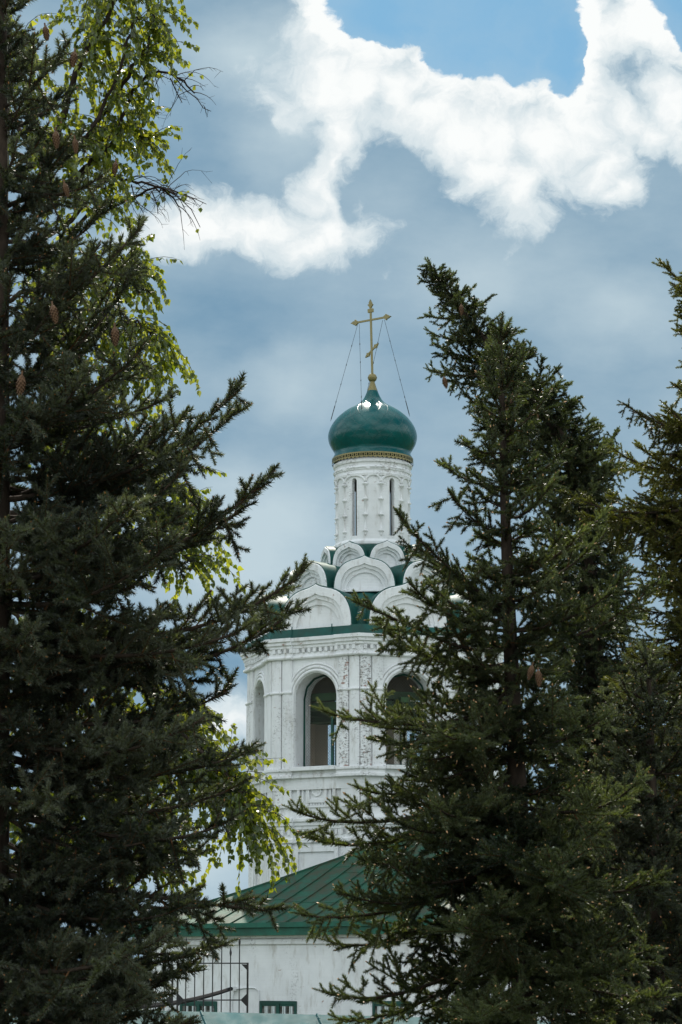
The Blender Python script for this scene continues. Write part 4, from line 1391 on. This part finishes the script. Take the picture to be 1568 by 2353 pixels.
envB = envelope([(605, 16), (680, 55), (780, 85), (880, 110), (1000, 130), (1150, 140), (1400, 160), (1700, 200), (2000, 240), (2400, 260)], BD, 0)
cones_B = [(tipat(x, y, BD - .4), .12) for x, y in ((1020, 866), (1165, 915), (1178, 905), (1120, 870), (1230, 935), (1060, 700))]
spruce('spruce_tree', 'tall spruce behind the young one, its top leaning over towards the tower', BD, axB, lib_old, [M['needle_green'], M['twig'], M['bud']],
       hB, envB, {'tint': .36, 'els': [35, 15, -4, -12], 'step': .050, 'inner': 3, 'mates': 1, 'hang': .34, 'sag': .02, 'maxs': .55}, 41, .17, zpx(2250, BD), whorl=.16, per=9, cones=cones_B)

# --- old drooping spruce at the right edge
CD = 17.0
lib_droop = make_sprays(14, .020, .0055, 1150, -.1, .010, droop=.45, spacing=.058)
axC = [at(1690, 60, CD), at(1685, 900, CD), at(1672, 1600, CD), Vector((at(1668, 2200, CD).x, CD, 0))]
hC = []
for y0, tx, ty, dd, kw in (
    (700, 1522, 604, 0, {'hang': .2}), (720, 1545, 650, -.3, {}), (760, 1552, 722, .2, {}), (830, 1572, 800, 0, {}), (960, 1550, 880, -.3, {}), (1000, 1432, 925, -.2, {}), (1010, 1470, 945, .2, {'hang': .5}), (1030, 1530, 930, -.4, {'hang': .5}),
    (1090, 1410, 1030, 0, {}), (1120, 1450, 1060, .3, {}), (1160, 1290, 1128, -.3, {'hang': .4}), (1190, 1350, 1150, -.2, {'hang': .45}), (1200, 1400, 1135, .2, {'hang': .45}), (1240, 1480, 1200, -.5, {}), (1330, 1460, 1340, .3, {'hang': .4}),
    (1400, 1490, 1300, -.4, {}), (1500, 1440, 1500, -.2, {'hang': .5}), (1540, 1400, 1560, .2, {'hang': .5}), (1650, 1450, 1680, 0, {'hang': .5}), (1450, 1540, 1420, -.6, {}), (1750, 1440, 1800, .2, {'hang': .5}), (1300, 1530, 1260, .1, {}), (1600, 1510, 1620, -.5, {})):
    hC.append((zpx(y0, CD), tipat(tx, ty, CD + dd), kw))
envC = envelope([(60, 20), (500, 110), (800, 150), (1000, 190), (1200, 230), (1500, 260), (1800, 290), (2400, 330)], CD, 0)
spruce('spruce_tree', 'old yellowish spruce with drooping boughs reaching in from the right edge', CD, axC, lib_droop, [M['needle_yellow'], M['twig'], M['bud']],
       hC, envC, {'tint': .46, 'els': [25, 8, -8, -16], 'step': .054, 'inner': 1, 'hang': .42, 'sag': .03, 'tip': .25, 'maxs': .45, 'bias': -.12}, 51, .22, zpx(2600, CD), az=(70, 290), whorl=.16, per=8)

# --- bushy blue spruce low on the right
DD = 15.0
axD = [at(1490, 1490, DD), at(1496, 1800, DD), Vector((at(1500, 2300, DD).x, DD, 0))]
hD = []
for y0, tx, ty, dd, kw in ((1640, 1430, 1560, -.3, {}), (1700, 1400, 1640, -.4, {}), (1660, 1560, 1600, -.4, {}), (1800, 1360, 1760, -.5, {}), (1900, 1330, 1900, -.4, {}), (2000, 1600, 1980, -.5, {}), (2100, 1310, 2110, -.4, {}), (2000, 1440, 2040, -1.0, {})):
    hD.append((zpx(y0, DD), tipat(tx, ty, DD + dd), kw))
envD = envelope([(1490, 20), (1560, 70), (1650, 120), (1800, 175), (2000, 230), (2353, 290), (2700, 310)], DD, 0)
spruce('spruce_tree', 'low bushy blue spruce filling the bottom right corner under the drooping boughs', DD, axD, lib_young, [M['needle_blue'], M['twig'], M['bud']],
       hD, envD, {'tint': .40, 'els': [50, 34, 12, -8], 'step': .058, 'maxs': .36, 'inner': 3, 'scatter': .4}, 61, .10, zpx(2640, DD), whorl=.17, per=7)

# --- birch behind the blue spruce
GD = 18.5
rgB = np.random.default_rng(77)
birch = empty('birch_tree', (at(-40, 2200, GD).x, GD, 0))
tag(birch, 'leafy birch with pendulous twigs behind the dark spruce, bare twig ends against the clouds', 'tree')
bb = np.array(birch.location)
stem = [np.array((at(x, y, GD))) for x, y in ((-60, 2400), (-50, 1900), (-30, 1300), (-15, 800), (5, 300), (20, -100), (30, -420))]
stem[0] = np.array((stem[0][0], GD, 0.0))
def poly_at(pts, t):
    x = t * (len(pts) - 1); i = min(int(x), len(pts) - 2); f = x - i
    return pts[i] * (1 - f) + pts[i + 1] * f
mb = MB()
zz = np.linspace(0, 1, 50)
mb.tube([tuple(poly_at(stem, t) - bb) for t in zz], [float(.012 + .13 * (1 - t) ** .8) for t in zz], 10)
mb.build('trunk', M['birch_bark'], birch, smooth=True)
wood = MB(); bag = TriBag()
leaf_t = []
def leaf(p, down, size):
    """an ovate pointed leaf hanging from p, folded a little along its midrib"""
    d = nrm((down + rgB.normal(0, .42, 3))[None])[0]
    s = nrm(np.cross(d, rgB.normal(0, 1, 3))[None])[0]; w = np.cross(d, s)
    st = p + d * size * .25
    a = st; L = size; W = size * .42
    up_ = w * size * rgB.uniform(.02, .14)
    cen = [st, st + d * L * .30, st + d * L * .62, st + d * L]
    lf = [st + d * L * .06 + s * W * .75 + up_, st + d * L * .34 + s * W + up_, st + d * L * .66 + s * W * .5 + up_ * .6]
    rt = [st + d * L * .06 - s * W * .75 + up_, st + d * L * .34 - s * W + up_, st + d * L * .66 - s * W * .5 + up_ * .6]
    tr = []
    for q in (lf, rt):
        tr += [(cen[0], q[0], q[1]), (cen[0], q[1], cen[1]), (cen[1], q[1], q[2]), (cen[1], q[2], cen[2]), (cen[2], q[2], cen[3])]
    leaf_t.append((tr, float(np.clip(rgB.normal(.45, .28), 0, 1))))
def strand(p, length, leafy=1.0, side=None, thick=.0042):
    """a pendulous twig that arches over and hangs, with alternate leaves"""
    n = max(4, int(length / .06))
    d = np.array(side if side is not None else (rgB.normal(.25, .5), rgB.normal(0, .5), rgB.normal(.1, .3)), float)
    d = d / np.linalg.norm(d)
    pts = [p]
    g = rgB.uniform(.16, .30)
    for i in range(n):
        d = d + np.array([0, 0, -g]) + rgB.normal(0, .11, 3); d = d / np.linalg.norm(d)
        pts.append(pts[-1] + d * length / n)
    wood.tube([tuple(q) for q in pts], [thick * (1 - .75 * i / n) for i in range(n + 1)], 4)
    s = .05
    while s < length:
        i = min(int(s / length * n), n - 1); f = s / length * n - i
        q = pts[i] * (1 - f) + pts[i + 1] * f
        dd = nrm((pts[i + 1] - pts[i])[None])[0]
        if rgB.random() < leafy:
            for _ in range(1 if rgB.random() < .45 else 2): leaf(q, np.array([0, 0, -.75]) + .5 * dd, rgB.uniform(.036, .060))
        elif leafy < .3 and rgB.random() < .3:
            e = q + (dd + rgB.normal(0, .7, 3)) * .05
            wood.tube([tuple(q), tuple(e)], [.0018, .001], 3)
        s += .030 * rgB.uniform(.6, 1.4)
    return pts
def limb(ts, way, thick, nst, lo, hi, leafy=1.0, bare_tail=0, start=.25):
    """a limb that leaves the stem at ts and passes the way points, hung with strands"""
    pts = [poly_at(stem, ts) - bb] + [np.array(at(x, y, GD + d)) - bb for x, y, d in way]
    fine = []
    m = 26
    for i in range(m + 1):
        x = i / m * (len(pts) - 1); k = min(int(x), len(pts) - 2); f = x - k
        p0, p1, p2, p3 = pts[max(k - 1, 0)], pts[k], pts[k + 1], pts[min(k + 2, len(pts) - 1)]
        fine.append(.5 * (2 * p1 + (p2 - p0) * f + (2 * p0 - 5 * p1 + 4 * p2 - p3) * f * f + (3 * p1 - p0 - 3 * p2 + p3) * f ** 3) + rgB.normal(0, .012, 3))
    wood.tube([tuple(q) for q in fine], [thick * (1 - .85 * i / m) + .003 for i in range(m + 1)], 6)
    for i in range(nst):
        t = start + (1 - start) * (i + rgB.random()) / nst
        p = poly_at(fine, min(t, .999))
        lf = leafy if t < 1 - bare_tail else .04
        strand(p, rgB.uniform(lo, hi), lf)
    return fine
spos = lambda y: float(np.clip((2400 - y) / 2820, 0, 1))
limbs = [
    (1690, [(260, 1660, -.2), (400, 1680, -.2), (490, 1750, -.2), (545, 1820, -.2), (572, 1870, -.2)], .022, 20, .2, .55, .9, 0, .45),
    (1900, [(60, 1840, .2), (150, 1820, .2), (240, 1850, .2), (300, 1900, .1)], .020, 34, .4, .8, 1, 0, .1),
    (2000, [(40, 1960, .1), (100, 1940, .1), (170, 1960, .1)], .018, 22, .3, .6, 1, 0, .1),
    (1640, [(60, 1600, .2), (150, 1590, .2), (260, 1620, .1), (330, 1680, .1)], .020, 30, .4, .8, 1, 0, .1),
    (640, [(120, 330, 0), (190, 130, -.1), (270, 0, 0), (300, -80, 0)], .034, 26, .35, .8, 1, 0, .2),
    (560, [(140, 380, .3), (250, 240, .1), (310, 150, -.1), (340, 90, 0), (355, 20, 0)], .024, 22, .25, .55, .9, 0, .2),
    (480, [(170, 330, -.2), (260, 200, -.2), (305, 60, -.2), (350, 40, -.1)], .022, 22, .25, .5, .9, 0, .2),
    (700, [(180, 400, .2), (270, 300, 0), (300, 220, 0), (345, 168, 0), (405, 175, 0), (445, 215, .1)], .020, 18, .2, .5, .9, .42, .2),
    (800, [(150, 520, 0), (210, 440, -.1), (260, 410, 0), (310, 418, 0), (370, 430, 0), (410, 470, .1)], .020, 20, .25, .5, .85, .42, .2),
    (760, [(140, 560, .3), (225, 470, .2), (300, 460, .2), (350, 430, .1), (400, 445, 0)], .018, 14, .2, .45, .4, .45, .2),
    (900, [(130, 640, -.2), (200, 590, 0), (240, 600, 0), (270, 640, 0)], .018, 22, .3, .6, 1, 0, .15),
    (640, [(160, 420, 0), (240, 320, .3), (300, 280, .2), (330, 330, .1)], .020, 26, .25, .55, 1, 0, .15),
    (1000, [(150, 780, 0), (230, 660, -.1), (290, 600, 0), (325, 640, 0)], .020, 24, .3, .6, 1, 0, .2),
    (1100, [(140, 860, 0), (240, 760, .1), (310, 740, 0), (355, 770, 0)], .022, 30, .3, .65, 1, 0, .2),
    (1200, [(160, 960, -.2), (250, 880, 0), (320, 830, 0), (360, 850, 0)], .020, 26, .25, .5, 1, 0, .2),
    (1300, [(180, 1120, 0), (290, 1060, 0), (380, 1120, 0), (440, 1195, 0)], .024, 32, .3, .62, .9, 0, .3),
    (1400, [(160, 1260, 0), (280, 1230, .1), (380, 1250, 0), (440, 1290, 0)], .022, 28, .3, .6, 1, 0, .2),
    (1350, [(180, 1160, .3), (300, 1130, .2), (400, 1170, .1), (455, 1215, 0)], .020, 22, .35, .6, .9, 0, .45),
    (1600, [(180, 1560, 0), (320, 1570, 0), (400, 1610, 0), (450, 1660, 0)], .024, 26, .3, .6, 1, 0, .25),
    (1720, [(200, 1660, -.2), (340, 1660, 0), (440, 1690, 0), (500, 1760, 0)], .024, 40, .35, .75, 1, 0, .25),
    (1780, [(200, 1730, .2), (360, 1730, 0), (450, 1770, 0), (520, 1840, 0), (555, 1900, 0)], .024, 44, .3, .72, 1, 0, .30),
    (1850, [(180, 1810, 0), (280, 1830, .1), (340, 1880, 0), (370, 1950, 0)], .022, 36, .3, .6, 1, 0, .2),
    (1950, [(140, 1910, 0), (240, 1920, 0), (330, 1960, 0), (380, 2020, 0)], .020, 34, .25, .5, 1, 0, .15),
    (350, [(200, 120, 0), (230, -20, 0), (270, -120, .1), (320, -150, 0)], .026, 30, .4, .9, .9, 0, .2),
    (450, [(80, 330, -.3), (60, 180, -.3), (40, 60, -.2)], .022, 26, .3, .7, 1, 0, .2),
    (880, [(60, 720, .3), (100, 640, .2), (140, 650, .2)], .018, 22, .3, .6, 1, 0, .2),
    (1100, [(90, 1010, .3), (160, 980, .2), (220, 1010, .2)], .018, 22, .3, .6, 1, 0, .2),
    (1500, [(90, 1450, .3), (180, 1420, .3), (260, 1460, .2)], .018, 24, .3, .6, 1, 0, .2)]
for y, way, th, nst, lo, hi, lf, bt, st in limbs: limb(spos(y), way, th, int(nst * 1.9), lo, hi, lf, bt, st)
# bare hanging ends against the sky
for pts in ([(405, 178), (430, 205), (455, 225), (470, 245), (484, 256)], [(370, 430), (410, 452), (440, 480), (461, 522)], [(345, 170), (335, 200), (345, 235), (352, 262)],
            [(385, 432), (420, 445), (450, 458), (474, 470)], [(300, 425), (310, 455), (330, 490)], [(350, 440), (362, 470), (364, 490)], [(390, 180), (410, 215), (420, 235)], [(318, 110), (326, 150), (340, 175)]):
    P_ = [np.array(at(x, y, GD)) - bb for x, y in pts]
    wood.tube([tuple(p + rgB.normal(0, .006, 3)) for p in P_], [.0055 * (1 - .7 * i / len(P_)) for i in range(len(P_))], 4)
    for i in range(len(P_) * 3):
        p = poly_at(P_, rgB.random() * .98)
        wood.tube([tuple(p), tuple(p + np.array([rgB.normal(.03, .03), rgB.normal(0, .03), rgB.normal(-.03, .02)]))], [.002, .0012], 3)
wood.build('branches', M['birch_twig'], birch, smooth=True)
T = np.array([t for t, _ in leaf_t], np.float32)
n = len(T)
bag.add(T.reshape(-1, 3, 3), 0, np.repeat(np.array([q for _, q in leaf_t], np.float32), T.shape[1]))
bag.build('crown', [M['leaf']], birch)
print('leaves', n)
